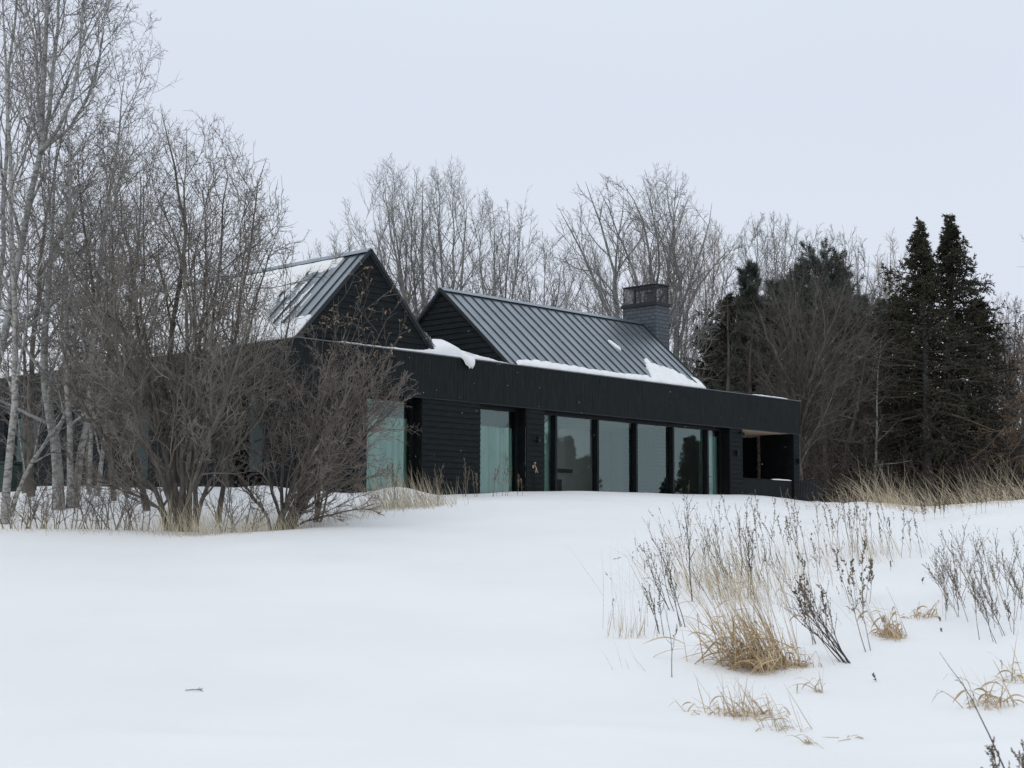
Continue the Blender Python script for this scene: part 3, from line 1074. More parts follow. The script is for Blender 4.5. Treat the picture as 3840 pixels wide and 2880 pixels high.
def grow_level(rg, S, D, L, R0, K, wander, trop, tip, bend=None):
    N = len(S)
    P = np.zeros((N, K + 1, 3))
    P[:, 0] = S
    d = D.copy()
    for k in range(K):
        d = d + rg.normal(0, wander, (N, 3))
        d[:, 2] += trop
        if bend is not None: d = d + np.asarray(bend)
        d = unit(d)
        P[:, k + 1] = P[:, k] + d * (L / K)[:, None]
    t = np.linspace(0, 1, K + 1)
    Rr = R0[:, None] * ((1 - t) ** .85)[None] + tip
    return P, Rr


def spawn(rg, P, Rr, L, n, t0, ang, angs, ratio, rrat, fall, inside=None, lmin=0.0, up=None):
    N, K1 = P.shape[:2]
    K = K1 - 1
    t = t0 + (1 - t0) * (np.arange(n)[None] + rg.uniform(0, 1, (N, n))) / n
    t = np.clip(t, 0, .985).ravel()
    b = np.repeat(np.arange(N), n)
    x = t * K
    i = np.minimum(x.astype(int), K - 1)
    fr = (x - i)[:, None]
    pos = P[b, i] * (1 - fr) + P[b, i + 1] * fr
    tan = unit(P[b, i + 1] - P[b, i])
    rad = (Rr[b, i] * (1 - fr[:, 0]) + Rr[b, i + 1] * fr[:, 0])
    ref = np.where(np.abs(tan[:, 2:3]) > .9, np.array([[1., 0, 0]]), np.array([[0., 0, 1.]]))
    a1 = unit(np.cross(tan, ref))
    a2 = np.cross(tan, a1)
    az = rg.uniform(0, 2 * math.pi, N)[b] + np.tile(np.arange(n), N) * 2.399 + rg.uniform(-.6, .6, len(b))
    an = np.clip(rg.normal(ang, angs, len(b)), .15, 1.6)
    d = np.cos(an)[:, None] * tan + np.sin(an)[:, None] * (np.cos(az)[:, None] * a1 + np.sin(az)[:, None] * a2)
    if up is not None:
        d[:, 2] += up
    d = unit(d)
    ln = L[b] * ratio * (1 - fall * t) * rg.uniform(.55, 1.3, len(b))
    r0 = np.minimum(rad * rrat, .9 * rad)
    ok = ln > lmin
    if inside is not None:
        e = inside(pos + d * ln[:, None])
        ln = np.where(e, ln, ln * .5)
        e = inside(pos + d * ln[:, None]) | (rg.uniform(0, 1, len(b)) < .05)
        ok &= e
    ok &= d[:, 2] > -.75
    return pos[ok], d[ok], ln[ok], r0[ok]


def tubes(levels):
    """levels: list of (P, R, sides) -> verts, quads"""
    VV, QQ, off = [], [], 0
    for P, Rr, n in levels:
        if len(P) == 0: continue
        N, K1 = P.shape[:2]
        T = np.empty_like(P)
        T[:, 1:-1] = P[:, 2:] - P[:, :-2]
        T[:, 0] = P[:, 1] - P[:, 0]
        T[:, -1] = P[:, -1] - P[:, -2]
        T = unit(T)
        ref = np.where(np.abs(T[:, :1, 2:3]) > .9, np.array([[[1., 0, 0]]]), np.array([[[0., 0, 1.]]]))
        ref = np.broadcast_to(ref, T.shape)
        a1 = unit(np.cross(T, ref))
        a2 = np.cross(T, a1)
        an = np.arange(n) * 2 * math.pi / n
        V = P[:, :, None] + Rr[:, :, None, None] * (np.cos(an)[None, None, :, None] * a1[:, :, None] + np.sin(an)[None, None, :, None] * a2[:, :, None])
        idx = off + np.arange(N * K1 * n).reshape(N, K1, n)
        nx = np.roll(idx, -1, axis=2)
        Q = np.stack([idx[:, :-1], nx[:, :-1], nx[:, 1:], idx[:, 1:]], -1).reshape(-1, 4)
        VV.append(V.reshape(-1, 3))
        QQ.append(Q)
        off += N * K1 * n
    return np.concatenate(VV), np.concatenate(QQ)


def tube_obj(name, levels, m, parent):
    levels = [l for l in levels if len(l[0])]
    if not levels: return None
    V, Q = tubes(levels)
    return link_mesh(name, np_mesh(name, V, Q, m, smooth=True), parent)


def ellipsoid(c, r):
    c, r = np.array(c, float), np.array(r, float)
    return lambda p: (((p - c) / r) ** 2).sum(-1) < 1


def bare_tree(name, loc, stems, spec, inside, seed, bark, twig, trunk='trunk', tip=.0021, sides=(9, 6, 5, 3, 3), leaf=None, limb_in_trunk=False):
    """stems: list of (start, dir, length, radius) or ('path', pts, radius); spec: one dict per deeper level"""
    rg = np.random.RandomState(seed)
    root = empty(name, loc)
    P0, R0, L0 = [], [], []
    K = spec[0]['K']
    for s in stems:
        if s[0] == 'path':
            pts = np.array(s[1], float)
            seg = np.r_[0, np.cumsum(np.linalg.norm(np.diff(pts, axis=0), axis=1))]
            tt = np.linspace(0, seg[-1], K + 1)
            P = np.stack([np.interp(tt, seg, pts[:, i]) for i in range(3)], -1)
            for _ in range(2):
                P[1:-1] = (P[:-2] + 2 * P[1:-1] + P[2:]) / 4
            P[1:-1] += rg.normal(0, spec[0].get('wander', .03) * seg[-1] / K * .5, (K - 1, 3))
            t = np.linspace(0, 1, K + 1)
            flare = 1 + .35 * np.exp(-t * K * 1.2)
            P0.append(P); R0.append((s[2] * (1 - t) ** .75 + tip * 1.5) * flare); L0.append(seg[-1])
        else:
            S, D, L, r = s
            P, Rr = grow_level(rg, np.array([S], float), unit(np.array([D], float)), np.array([L], float), np.array([r], float), K, spec[0]['wander'], spec[0]['trop'], tip * 1.5)
            t = np.linspace(0, 1, K + 1)
            P0.append(P[0]); R0.append(Rr[0] * (1 + .3 * np.exp(-t * K))); L0.append(L)
    P0, R0, L0 = np.array(P0), np.array(R0), np.array(L0)
    for k in range(len(P0)):
        tube_obj(trunk, [(P0[k:k + 1], R0[k:k + 1], sides[0])], bark, root)
    lv = []
    P, Rr, L = P0, R0, L0
    last = None
    for li, sp in enumerate(spec[1:], 1):
        S, D, L, r0 = spawn(rg, P, Rr, L, sp['n'], sp['t0'], sp['ang'], sp.get('angs', .2), sp['ratio'], sp.get('rrat', .6), sp.get('fall', .4), inside, sp.get('lmin', .0), sp.get('up'))
        if len(S) == 0: break
        P, Rr = grow_level(rg, S, D, L, r0, sp['K'], sp['wander'], sp['trop'], tip)
        lv.append((P, Rr, sides[min(li, len(sides) - 1)]))
        last = P
    thick = lv[:1]
    if thick: tube_obj('limb', thick, bark, root)
    if len(lv) > 1: tube_obj('crown', lv[1:], twig, root)
    if leaf and last is not None:
        n_, f_ = leaf
        tips = last[:, -1]
        tips = tips[f_(tips)]
        rg.shuffle(tips)
        tips = tips[:n_]
        V, Q = [], []
        for p in tips:
            for _ in range(rg.randint(1, 4)):
                a = unit(rg.normal(0, 1, 3)); a[2] -= .4; a = unit(a)
                bb = unit(np.cross(a, rg.normal(0, 1, 3)))
                cc = np.cross(a, bb)
                l, wd = rg.uniform(.05, .10), rg.uniform(.010, .020)
                i = len(V)
                V += [p, p + a * l * .5 + bb * wd + cc * .012, p + a * l, p + a * l * .5 - bb * wd + cc * .012, p + a * l * .45 - cc * .012]
                Q += [(i, i + 1, i + 2, i + 4), (i, i + 4, i + 2, i + 3)]
        link_mesh('dry_foliage', np_mesh('dry_foliage', np.array(V), np.array(Q), M['deadleaf']), root)
    return root


def dup(root, loc, rz=0.0, scale=1.0, label=None):
    r = root.copy()
    COL.objects.link(r)
    r.location = loc
    r.rotation_euler = (0, 0, rz)
    r.scale = (scale, scale, scale) if not isinstance(scale, tuple) else scale
    if label: r['label'] = label
    for chd in list(root.children):
        c = chd.copy()
        COL.objects.link(c)
        c.parent = r
    return r


def rel(root_loc, pts):
    return [tuple(np.array(p) - np.array(root_loc)) for p in pts]


BUSH = [dict(K=14, wander=.10, trop=.05),
        dict(n=13, t0=.12, ang=.60, angs=.22, ratio=.52, rrat=.5, fall=.12, K=9, wander=.13, trop=.09, up=.12),
        dict(n=7, t0=.10, ang=.65, angs=.25, ratio=.50, rrat=.55, fall=.2, K=6, wander=.16, trop=.06, lmin=.08, up=.1),
        dict(n=6, t0=.10, ang=.72, angs=.25, ratio=.50, rrat=.62, fall=.3, K=4, wander=.18, trop=.04, lmin=.06),
        dict(n=2, t0=.15, ang=.8, angs=.25, ratio=.45, rrat=.7, fall=.2, K=2, wander=.15, trop=.03, lmin=.035)]

rg0 = np.random.RandomState(77)

# big multi-stemmed tree in the middle of the left thicket
L1 = foot(672, 26.0)
Yb = 26.0
def pp(L, px, py, dY=0.0):
    return tuple(at(px, py, L[1] + dY) - np.array(L))
st = [('path', [(0, 0, -.2), pp(L1, 650, 1870), pp(L1, 600, 1640, -.2), pp(L1, 540, 1330, -.5), pp(L1, 470, 900, -.7), pp(L1, 440, 650, -.7)], .055),
      ('path', [(.12, 0, -.2), pp(L1, 640, 1850), pp(L1, 608, 1600), pp(L1, 560, 1430, .2), pp(L1, 480, 1260, .3), pp(L1, 360, 1050, .4), pp(L1, 330, 820, .4)], .06),
      ('path', [(.05, .1, -.2), pp(L1, 650, 1820), pp(L1, 600, 1480, .3), pp(L1, 640, 1220, .3), pp(L1, 720, 900, .2), pp(L1, 640, 560, 0), pp(L1, 600, 390, 0)], .08),
      ('path', [(.2, .1, -.2), pp(L1, 720, 1850), pp(L1, 780, 1500, .5), pp(L1, 800, 1150, .6), pp(L1, 850, 800, .5), pp(L1, 830, 560, .4)], .06),
      ('path', [(.25, 0, -.2), pp(L1, 760, 1830), pp(L1, 860, 1550), pp(L1, 900, 1150, -.3), pp(L1, 950, 800, -.4), pp(L1, 1000, 590, -.5)], .055),
      ('path', [(.0, -.1, -.2), pp(L1, 690, 1800, -.3), pp(L1, 700, 1400, -.9), pp(L1, 690, 1000, -1.2), pp(L1, 690, 640, -1.3), pp(L1, 700, 480, -1.3)], .055),
      ('path', [(-.15, 0, -.2), pp(L1, 560, 1850), pp(L1, 440, 1700, -.2), pp(L1, 330, 1560, -.4), pp(L1, 240, 1350, -.5), pp(L1, 215, 1130, -.5)], .055),
      ('path', [(.3, 0, -.2), pp(L1, 800, 1830), pp(L1, 940, 1640, .3), pp(L1, 1060, 1380, .6), pp(L1, 1090, 1180, .7), pp(L1, 1090, 1040, .7)], .045),
      ('path', [(-.2, -.1, -.1), pp(L1, 560, 1900, -.3), pp(L1, 430, 1830, -.6), pp(L1, 330, 1790, -.8), pp(L1, 240, 1700, -.9)], .035),
      ('path', [(.1, .2, -.2), pp(L1, 690, 1800, .5), pp(L1, 740, 1400, 1.0), pp(L1, 780, 1000, 1.2), pp(L1, 760, 700, 1.2)], .05),
      ('path', [(-.1, .2, -.2), pp(L1, 620, 1800, .5), pp(L1, 560, 1450, 1.0), pp(L1, 520, 1050, 1.1), pp(L1, 540, 620, 1.1)], .05),
      ('path', [(.1, -.2, -.2), pp(L1, 740, 1840, -.5), pp(L1, 800, 1600, -1.1), pp(L1, 900, 1350, -1.4), pp(L1, 960, 1050, -1.5)], .045),
      ('path', [(-.1, -.2, -.2), pp(L1, 620, 1850, -.4), pp(L1, 520, 1600, -1.0), pp(L1, 450, 1350, -1.2), pp(L1, 400, 1000, -1.2)], .045)]
st = [(a_, [p_[0], tuple(np.array(p_[1]) * np.array([.55, .7, 1]))] + list(p_[2:]), r_) for a_, p_, r_ in st]
st = [(a_, p_, r_ * .8) for a_, p_, r_ in st]
t1 = bare_tree('bare_tree', L1, st, BUSH, ellipsoid((pp(L1, 680, 1260)[0], 0, pp(L1, 680, 1270)[2]), (2.35, 2.2, 4.15)), 21, M['bark_bush'], M['twig_bush'], 'stem')
tag(t1, 'large many-stemmed bare tree with a dense twiggy crown, in front of the left wing', 'tree')

SWEEP = [dict(K=14, wander=.08, trop=.02),
         dict(n=8, t0=.15, ang=.42, angs=.2, ratio=.50, rrat=.5, fall=.35, K=9, wander=.11, trop=.02),
         dict(n=6, t0=.10, ang=.5, angs=.25, ratio=.46, rrat=.55, fall=.35, K=6, wander=.14, trop=.02, lmin=.08),
         dict(n=5, t0=.10, ang=.6, angs=.25, ratio=.48, rrat=.62, fall=.3, K=4, wander=.16, trop=.02, lmin=.06),
         dict(n=3, t0=.15, ang=.7, angs=.25, ratio=.45, rrat=.7, fall=.2, K=2, wander=.15, trop=.0, lmin=.035)]
# low spreading shrub in front of the first window, with withered leaves on its top shoots
L2 = foot(1050, 26.6)
st = []
for px1, py1, px2, py2, dy, r in ((1000, 1760, 960, 1400, .3, .03), (1060, 1720, 1080, 1300, .5, .035), (1140, 1700, 1270, 1280, .3, .035), (1200, 1680, 1400, 1290, .2, .035), (1220, 1700, 1470, 1310, 0, .04),
                                  (1280, 1670, 1545, 1395, -.2, .035), (1290, 1700, 1570, 1450, .4, .035), (1230, 1790, 1420, 1600, -.5, .03), (1190, 1840, 1370, 1700, -.7, .03), (1170, 1890, 1340, 1800, -.5, .03), (1200, 1940, 1420, 1910, -.6, .02), (960, 1880, 850, 1720, -.2, .03),
                                  (1130, 1790, 1330, 1420, -.9, .035), (1110, 1770, 1180, 1400, .9, .03), (1220, 1740, 1420, 1500, .8, .03)):
    st.append(('path', [(rg0.uniform(-.15, .2), rg0.uniform(-.12, .12), -.15), pp(L2, (1050 + px1) / 2, (1960 + py1) / 2 + 10, dy * .3), pp(L2, px1, py1, dy * .6), pp(L2, px1 * .45 + px2 * .55, py1 * .5 + py2 * .5 - 15, dy), pp(L2, px2, py2, dy)], r))
t2 = bare_tree('bare_shrub', L2, st, SWEEP, ellipsoid((pp(L2, 1220, 1620)[0], 0, pp(L2, 1220, 1620)[2]), (1.85, 1.8, 2.0)), 22, M['bark_bush'], M['twig_brown'], 'stem')
tag(t2, 'low spreading bare shrub whose branches sweep right across the first window', 'shrub')
Lw = foot(1190, 27.4)
st = []
for tx, ty, mx_, my_ in ((1270, 1110, 1200, 1500), (1385, 1085, 1240, 1480), (1455, 1190, 1290, 1500), (1500, 1260, 1330, 1520), (1210, 1230, 1180, 1550), (1330, 1180, 1225, 1460)):
    st.append(('path', [(rg0.uniform(-.1, .1), rg0.uniform(-.1, .1), -.15), pp(Lw, (1190 + mx_) / 2, 1740), pp(Lw, mx_, my_, .2), pp(Lw, (mx_ + tx) / 2 + 12, (my_ + ty) / 2, .3), pp(Lw, tx, ty, .3)], .017))
ltop = pp(Lw, 0, 1340)[2]
tw_ = bare_tree('sapling', Lw, st, [dict(K=12, wander=.06, trop=.02), dict(n=8, t0=.35, ang=.55, angs=.2, ratio=.22, rrat=.55, fall=.2, K=6, wander=.13, trop=.06), dict(n=5, t0=.2, ang=.65, angs=.2, ratio=.45, rrat=.7, fall=.3, K=4, wander=.14, trop=.05)],
                None, 23, M['bark_bush'], M['twig_brown'], 'stem', tip=.0022, sides=(5, 4, 3), leaf=(85, lambda p: p[:, 2] > ltop))
tag(tw_, 'thin upright sapling with withered tan leaves, standing before the left gable', 'sapling')

TREE = [dict(K=16, wander=.06, trop=.03),
        dict(n=13, t0=.20, ang=.60, angs=.16, ratio=.40, rrat=.5, fall=.55, K=9, wander=.09, trop=.10),
        dict(n=7, t0=.15, ang=.62, angs=.2, ratio=.45, rrat=.55, fall=.4, K=6, wander=.12, trop=.06, lmin=.1),
        dict(n=6, t0=.12, ang=.7, angs=.22, ratio=.45, rrat=.6, fall=.3, K=4, wander=.16, trop=.03, lmin=.07),
        dict(n=3, t0=.2, ang=.75, angs=.2, ratio=.45, rrat=.7, fall=.2, K=2, wander=.15, trop=.02, lmin=.05)]

# tall leaning pale tree whose trunk enters from the left
L3 = foot(-150, 29.0)
st = [('path', [(0, 0, -.2), pp(L3, -90, 1650), pp(L3, 0, 1340), pp(L3, 62, 1080), pp(L3, 95, 850), pp(L3, 128, 680), pp(L3, 160, 520), pp(L3, 166, 300), pp(L3, 172, 0), pp(L3, 190, -420), pp(L3, 200, -800)], .085),
      ('path', [pp(L3, 158, 560), pp(L3, 178, 480), pp(L3, 196, 300), pp(L3, 215, 80), pp(L3, 240, -250), pp(L3, 260, -500)], .042),
      ('path', [pp(L3, 150, 570), pp(L3, 240, 470, -.3), pp(L3, 290, 300, -.5), pp(L3, 300, 130, -.5), pp(L3, 330, -80, -.5), pp(L3, 340, -350, -.5)], .038),
      ('path', [pp(L3, 158, 555), pp(L3, 250, 500, .3), pp(L3, 335, 360, .5), pp(L3, 365, 260, .5), pp(L3, 385, 150, .5), pp(L3, 395, 30, .5)], .032),
      ('path', [pp(L3, 160, 530), pp(L3, 142, 400, .4), pp(L3, 140, 200, .6), pp(L3, 95, 0, .7), pp(L3, 60, -250, .7)], .034)]
t3 = bare_tree('bare_tree', L3, st, TREE, None, 31, M['bark_grey'], M['twig_grey'], 'trunk')
tag(t3, 'tall pale grey tree leaning in from the left edge and forking high up', 'tree')

# slimmer trees and birches of the left grove, each from its own foot
SLIM = [dict(K=14, wander=.05, trop=.04),
        dict(n=17, t0=.18, ang=.72, angs=.2, ratio=.36, rrat=.45, fall=.5, K=8, wander=.10, trop=.08),
        dict(n=8, t0=.12, ang=.65, angs=.2, ratio=.45, rrat=.55, fall=.4, K=5, wander=.14, trop=.05, lmin=.1),
        dict(n=6, t0=.12, ang=.7, angs=.22, ratio=.45, rrat=.6, fall=.3, K=3, wander=.16, trop=.03, lmin=.07),
        dict(n=3, t0=.2, ang=.75, angs=.2, ratio=.45, rrat=.7, fall=.2, K=2, wander=.12, trop=.02, lmin=.05)]
DENSE = [dict(K=14, wander=.06, trop=.04),
         dict(n=19, t0=.12, ang=.75, angs=.2, ratio=.38, rrat=.45, fall=.45, K=8, wander=.12, trop=.06),
         dict(n=7, t0=.12, ang=.65, angs=.2, ratio=.45, rrat=.55, fall=.4, K=5, wander=.15, trop=.04, lmin=.1),
         dict(n=7, t0=.12, ang=.7, angs=.22, ratio=.45, rrat=.6, fall=.3, K=3, wander=.16, trop=.03, lmin=.07),
         dict(n=3, t0=.2, ang=.75, angs=.2, ratio=.45, rrat=.7, fall=.2, K=2, wander=.12, trop=.02, lmin=.05)]
grove = [
    (20, 27.5, [(45, 1560), (60, 1200), (40, 800), (30, 420), (10, -150)], .085, 'bark_birch', 'twig_grey', 'pale birch at the left edge, its trunk clear against the snow'),
    (30, 27.8, [(90, 1760), (190, 1640), (300, 1480), (390, 1290), (430, 1050)], .05, 'bark_birch', 'twig_grey', 'pale birch leaning steeply right from beside the left edge birch'),
    (222, 28.6, [(215, 1780), (205, 1640), (160, 1450), (175, 1150), (200, 850), (210, 560)], .135, 'bark_grey', 'twig_grey', 'stout grey trunk standing left of the pale birch clump'),
    (262, 29.0, [(270, 1820), (258, 1600), (245, 1300), (250, 1000), (270, 700), (250, 350)], .075, 'bark_birch', 'twig_grey', 'straight white birch close right of the stout grey trunk'),
    (275, 29.1, [(290, 1800), (330, 1560), (350, 1250), (380, 900), (440, 560), (472, 255)], .085, 'bark_birch', 'twig_grey', 'white birch leaning right whose thin top rises above the thicket'),
    (332, 32.5, [(340, 1720), (345, 1500), (352, 1250), (340, 1000), (330, 800)], .06, 'bark_birch', 'twig_grey', 'thin upright birch behind the pale clump, nearest the left wing'),
    (362, 32.0, [(380, 1740), (402, 1560), (420, 1350), (450, 1100), (470, 850)], .065, 'bark_birch', 'twig_grey', 'thin birch leaning right behind the stems of the large bare tree'),
    (-60, 31.0, [(-30, 1500), (10, 1000), (20, 600), (40, 260), (80, -100), (100, -400)], .085, 'bark_grey', 'twig_grey', 'grey tree at the far left edge, rising out of the top of the view'),
    (120, 33.5, [(110, 1600), (130, 1200), (170, 800), (230, 550), (260, 380)], .09, 'bark_bush', 'twig_bush', 'olive grey tree behind the left edge birch, in front of the dark wing'),
    (480, 33.0, [(470, 1600), (480, 1250), (520, 950), (530, 760), (520, 600)], .08, 'bark_bush', 'twig_brown', 'brownish tree behind the left side of the large bare tree'),
    (560, 29.0, [(520, 1700), (420, 1400), (350, 1100), (300, 800), (290, 560)], .07, 'bark_bush', 'twig_bush', 'olive tree slanting left out of the large bare tree, towards the birches'),
    (90, 36.0, [(100, 1600), (90, 1300), (110, 1000), (100, 780)], .06, 'bark_bush', 'twig_brown', 'bushy brown tree deep in the grove between the left edge and the stout trunk'),
    (330, 36.5, [(330, 1600), (310, 1250), (330, 950), (300, 720)], .06, 'bark_bush', 'twig_brown', 'bushy brown tree deep in the grove behind the pale birch clump'),
    (430, 30.5, [(410, 1700), (400, 1350), (430, 1000), (400, 700)], .06, 'bark_bush', 'twig_bush', 'olive tree between the pale birch clump and the large bare tree'),
    (700, 34.0, [(720, 1600), (740, 1250), (700, 950), (720, 760)], .06, 'bark_bush', 'twig_brown', 'brownish tree behind the right side of the large bare tree'),
    (820, 28.0, [(850, 1700), (900, 1400), (950, 1150), (1000, 980), (1040, 880)], .06, 'bark_bush', 'twig_bush', 'slender tree slanting right between the large bare tree and the shrub'),
]
for i, (px, Y, path, r, bk, tw, lab) in enumerate(grove):
    L = foot(px, Y)
    n_off = np.cumsum(np.random.RandomState(100 + i).normal(0, .25, len(path)))
    pts = [(0, 0, -.2)] + [pp(L, a, b_, float(o)) for (a, b_), o in zip(path, n_off)]
    tr = bare_tree('birch' if bk == 'bark_birch' else 'bare_tree', L, [('path', pts, r * .8)], DENSE if 'bush' in bk else SLIM, None, 40 + i, M[bk], M[tw], 'trunk')
    tag(tr, lab, 'tree')

# far trees behind the house
FAR = [dict(K=14, wander=.06, trop=.05),
       dict(n=16, t0=.25, ang=.50, angs=.15, ratio=.40, rrat=.5, fall=.55, K=8, wander=.09, trop=.10),
       dict(n=9, t0=.15, ang=.55, angs=.2, ratio=.45, rrat=.55, fall=.4, K=5, wander=.13, trop=.06, lmin=.15),
       dict(n=7, t0=.12, ang=.62, angs=.22, ratio=.45, rrat=.62, fall=.3, K=3, wander=.16, trop=.03, lmin=.12)]


def far_tree(px, Y, tops, r, seed, label, bark='bark_far', twig='twig_far', base_py=None, spec=FAR, fork=1500, name='bare_tree'):
    """several leaders from one foot, each aimed at a top pixel"""
    L = foot(px, Y)
    rg = np.random.RandomState(seed)
    st = []
    low = 55 if Y < 82 else 10
    for k, (tx, ty) in enumerate(tops):
        dy = rg.uniform(-2.5, 2.5)
        f = fork + rg.uniform(-120, 120)
        fx = px + (tx - px) * .22
        st.append(('path', [(rg.uniform(-.25, .25), rg.uniform(-.3, .3), -.3), pp(L, fx, f, dy * .2), pp(L, px + (tx - px) * .55, f + (ty - f) * .42, dy * .6), pp(L, px + (tx - px) * .85, f + (ty + low - f) * .75, dy), pp(L, tx, ty + low, dy)], r * rg.uniform(.75, 1.1)))
    xs_ = [q[0] for q in tops]
    ty = min(q[1] for q in tops)
    hw = (max(xs_) - min(xs_)) / 2 + 135
    c0_, c1_ = pp(L, (max(xs_) + min(xs_)) / 2, (ty + 1500) / 2), pp(L, (max(xs_) + min(xs_)) / 2 + hw, ty - 45)
    env = ellipsoid((c0_[0], 0, c0_[2]), (c1_[0] - c0_[0], c1_[0] - c0_[0] + 1.5, c1_[2] - c0_[2]))
    t = bare_tree(name, L, st, spec, env, seed, M[bark], M[twig], 'trunk', tip=.0035 if Y < 82 else .0050, sides=(8, 5, 3, 3))
    return tag(t, label, 'tree', 'bare trees behind the house')


far_tree(1255, 72, [(1200, 850), (1260, 830), (1320, 860), (1170, 930)], .10, 61, 'small bare tree rising over the left roof ridge')
far_tree(1590, 74, [(1400, 760), (1470, 700), (1440, 650), (1530, 630), (1585, 615), (1350, 800)], .15, 62, 'tallest clump of slender bare trunks rising behind the left gable peak')
far_tree(1690, 72, [(1640, 620), (1700, 640), (1750, 690), (1610, 720)], .14, 63, 'bare tree with steep forks in the gap between the two gables')
far_tree(1870, 70, [(1790, 770), (1850, 740), (1910, 735), (1955, 790)], .13, 64, 'bare tree with upswept limbs over the near end of the right ridge')
far_tree(2010, 73, [(1975, 900), (2050, 880), (2110, 900), (2150, 970)], .09, 65, 'low fine-twigged bare tree over the middle of the right ridge')
far_tree(2300, 78, [(2240, 900), (2290, 960), (2190, 1000)], .08, 66, 'small bare tree just left of the chimney')
MAPLE = [dict(K=14, wander=.10, trop=.03),
         dict(n=11, t0=.30, ang=.60, angs=.2, ratio=.42, rrat=.5, fall=.5, K=8, wander=.14, trop=.08),
         dict(n=7, t0=.2, ang=.65, angs=.22, ratio=.45, rrat=.55, fall=.4, K=5, wander=.17, trop=.05, lmin=.15),
         dict(n=6, t0=.15, ang=.7, angs=.22, ratio=.45, rrat=.62, fall=.3, K=3, wander=.18, trop=.03, lmin=.12)]
L = foot(2440, 64)
mp_paths = [[(2330, 1400), (2310, 1180), (2240, 1020), (2190, 930), (2160, 860), (2110, 770), (2095, 740)],
            [(2340, 1350), (2312, 1150), (2302, 920), (2330, 830), (2340, 690)],
            [(2312, 1150), (2302, 930), (2250, 830), (2215, 700), (2195, 640)],
            [(2420, 1300), (2395, 1050), (2385, 950), (2320, 830), (2290, 770), (2240, 660)],
            [(2430, 1300), (2460, 1050), (2450, 950), (2410, 800), (2405, 730), (2330, 640)],
            [(2450, 1250), (2462, 1000), (2490, 900), (2440, 740), (2410, 630)],
            [(2500, 1300), (2500, 1050), (2515, 820), (2550, 730), (2555, 680)],
            [(2520, 1350), (2550, 1060), (2620, 960), (2650, 860), (2670, 720)],
            [(2530, 1350), (2600, 1030), (2700, 930), (2750, 880)],
            [(2540, 1300), (2530, 1050), (2540, 900), (2510, 770), (2500, 650)]]
rgm = np.random.RandomState(5)
st = []
for q in mp_paths:
    dy = rgm.uniform(-2, 2)
    st.append(('path', [(rgm.uniform(-.4, .4), rgm.uniform(-.3, .3), -.2)] + [pp(L, a, b_ + 40, dy * k / len(q)) for k, (a, b_) in enumerate(q)], rgm.uniform(.10, .14)))
t = bare_tree('bare_tree', L, st, MAPLE, ellipsoid((pp(L, 2430, 1080)[0], 0, pp(L, 2430, 1080)[2]), (5.3, 5.0, 5.5)), 67, M['bark_far'], M['twig_far'], 'trunk', tip=.004, sides=(8, 5, 3, 3))
tag(t, 'broad bare tree with crooked spreading limbs right behind the chimney', 'tree', 'bare trees behind the house')
for i, (px, top, tw, lab) in enumerate((
        (2400, [(2370, 850), (2420, 900)], 'twig_tan', 'tan slender tree seen directly behind the chimney cage'),
        (2540, [(2520, 800), (2570, 830), (2600, 900)], 'twig_tan', 'tan slender tree right of the chimney, behind the crooked limbs'),
        (2660, [(2640, 880), (2680, 860), (2720, 900)], 'twig_tan', 'tan slender tree at the right side of the broad crooked tree'),
        (2830, [(2790, 850), (2840, 830), (2880, 860)], 'twig_far', 'slender grey tree rising behind the thin pointed pine'),
        (2940, [(2900, 830), (2945, 810), (2990, 830)], 'twig_far', 'upswept grey tree, tallest between the thin pine and the bushy pine'),
        (3060, [(3030, 900), (3080, 880), (3120, 920)], 'twig_far', 'grey tree whose top shows above the bushy pine'),
        (3200, [(3170, 890), (3220, 910), (3260, 950)], 'twig_far', 'grey tree right of the bushy pine top'),
        (3330, [(3290, 930), (3340, 900), (3380, 940)], 'twig_tan', 'tan tree filling the gap left of the two spruces'))):
    far_tree(px, 86 + 2 * (i % 3), top, .09, 70 + i, lab, twig=tw)
far_tree(3790, 84, [(3760, 1180), (3810, 1150), (3850, 1130)], .09, 80, 'pale bare tree at the right edge beyond the spruces')
far_tree(3840, 70, [(3780, 1290), (3830, 1240), (3870, 1200)], .08, 81, 'brownish bare tree at the right edge below the pale one', twig='twig_brown')

# bare many-limbed tree at the corner of the porch
L = foot(3004, 56.0)
st = []
for q, r in (([(2985, 1650), (2990, 1500), (2930, 1380), (2870, 1250), (2820, 1120)], .13), ([(2990, 1560), (2985, 1400), (2940, 1200), (2880, 1050)], .11), ([(2992, 1560), (3010, 1330), (2990, 1150), (2960, 990)], .11),
             ([(3000, 1540), (3040, 1300), (3060, 1120), (3060, 990)], .11), ([(3000, 1520), (3090, 1300), (3150, 1130), (3190, 1030)], .11), ([(3000, 1560), (3080, 1400), (3200, 1230), (3280, 1120)], .10),
             ([(3000, 1600), (3110, 1450), (3230, 1330), (3330, 1250)], .08), ([(3005, 1640), (3080, 1600), (3180, 1540), (3260, 1450)], .06), ([(2990, 1660), (3060, 1560), (3060, 1500), (3170, 1400)], .06),
             ([(2985, 1620), (2920, 1520), (2860, 1420), (2800, 1350)], .06)):
    dy = rgm.uniform(-2.5, 2.0)
    st.append(('path', [(rgm.uniform(-.15, .15), rgm.uniform(-.1, .1), -.2), pp(L, 2998, 1780, dy * .05)] + [pp(L, a, b_, dy * (k + 1) / len(q)) for k, (a, b_) in enumerate(q)], r * .74))
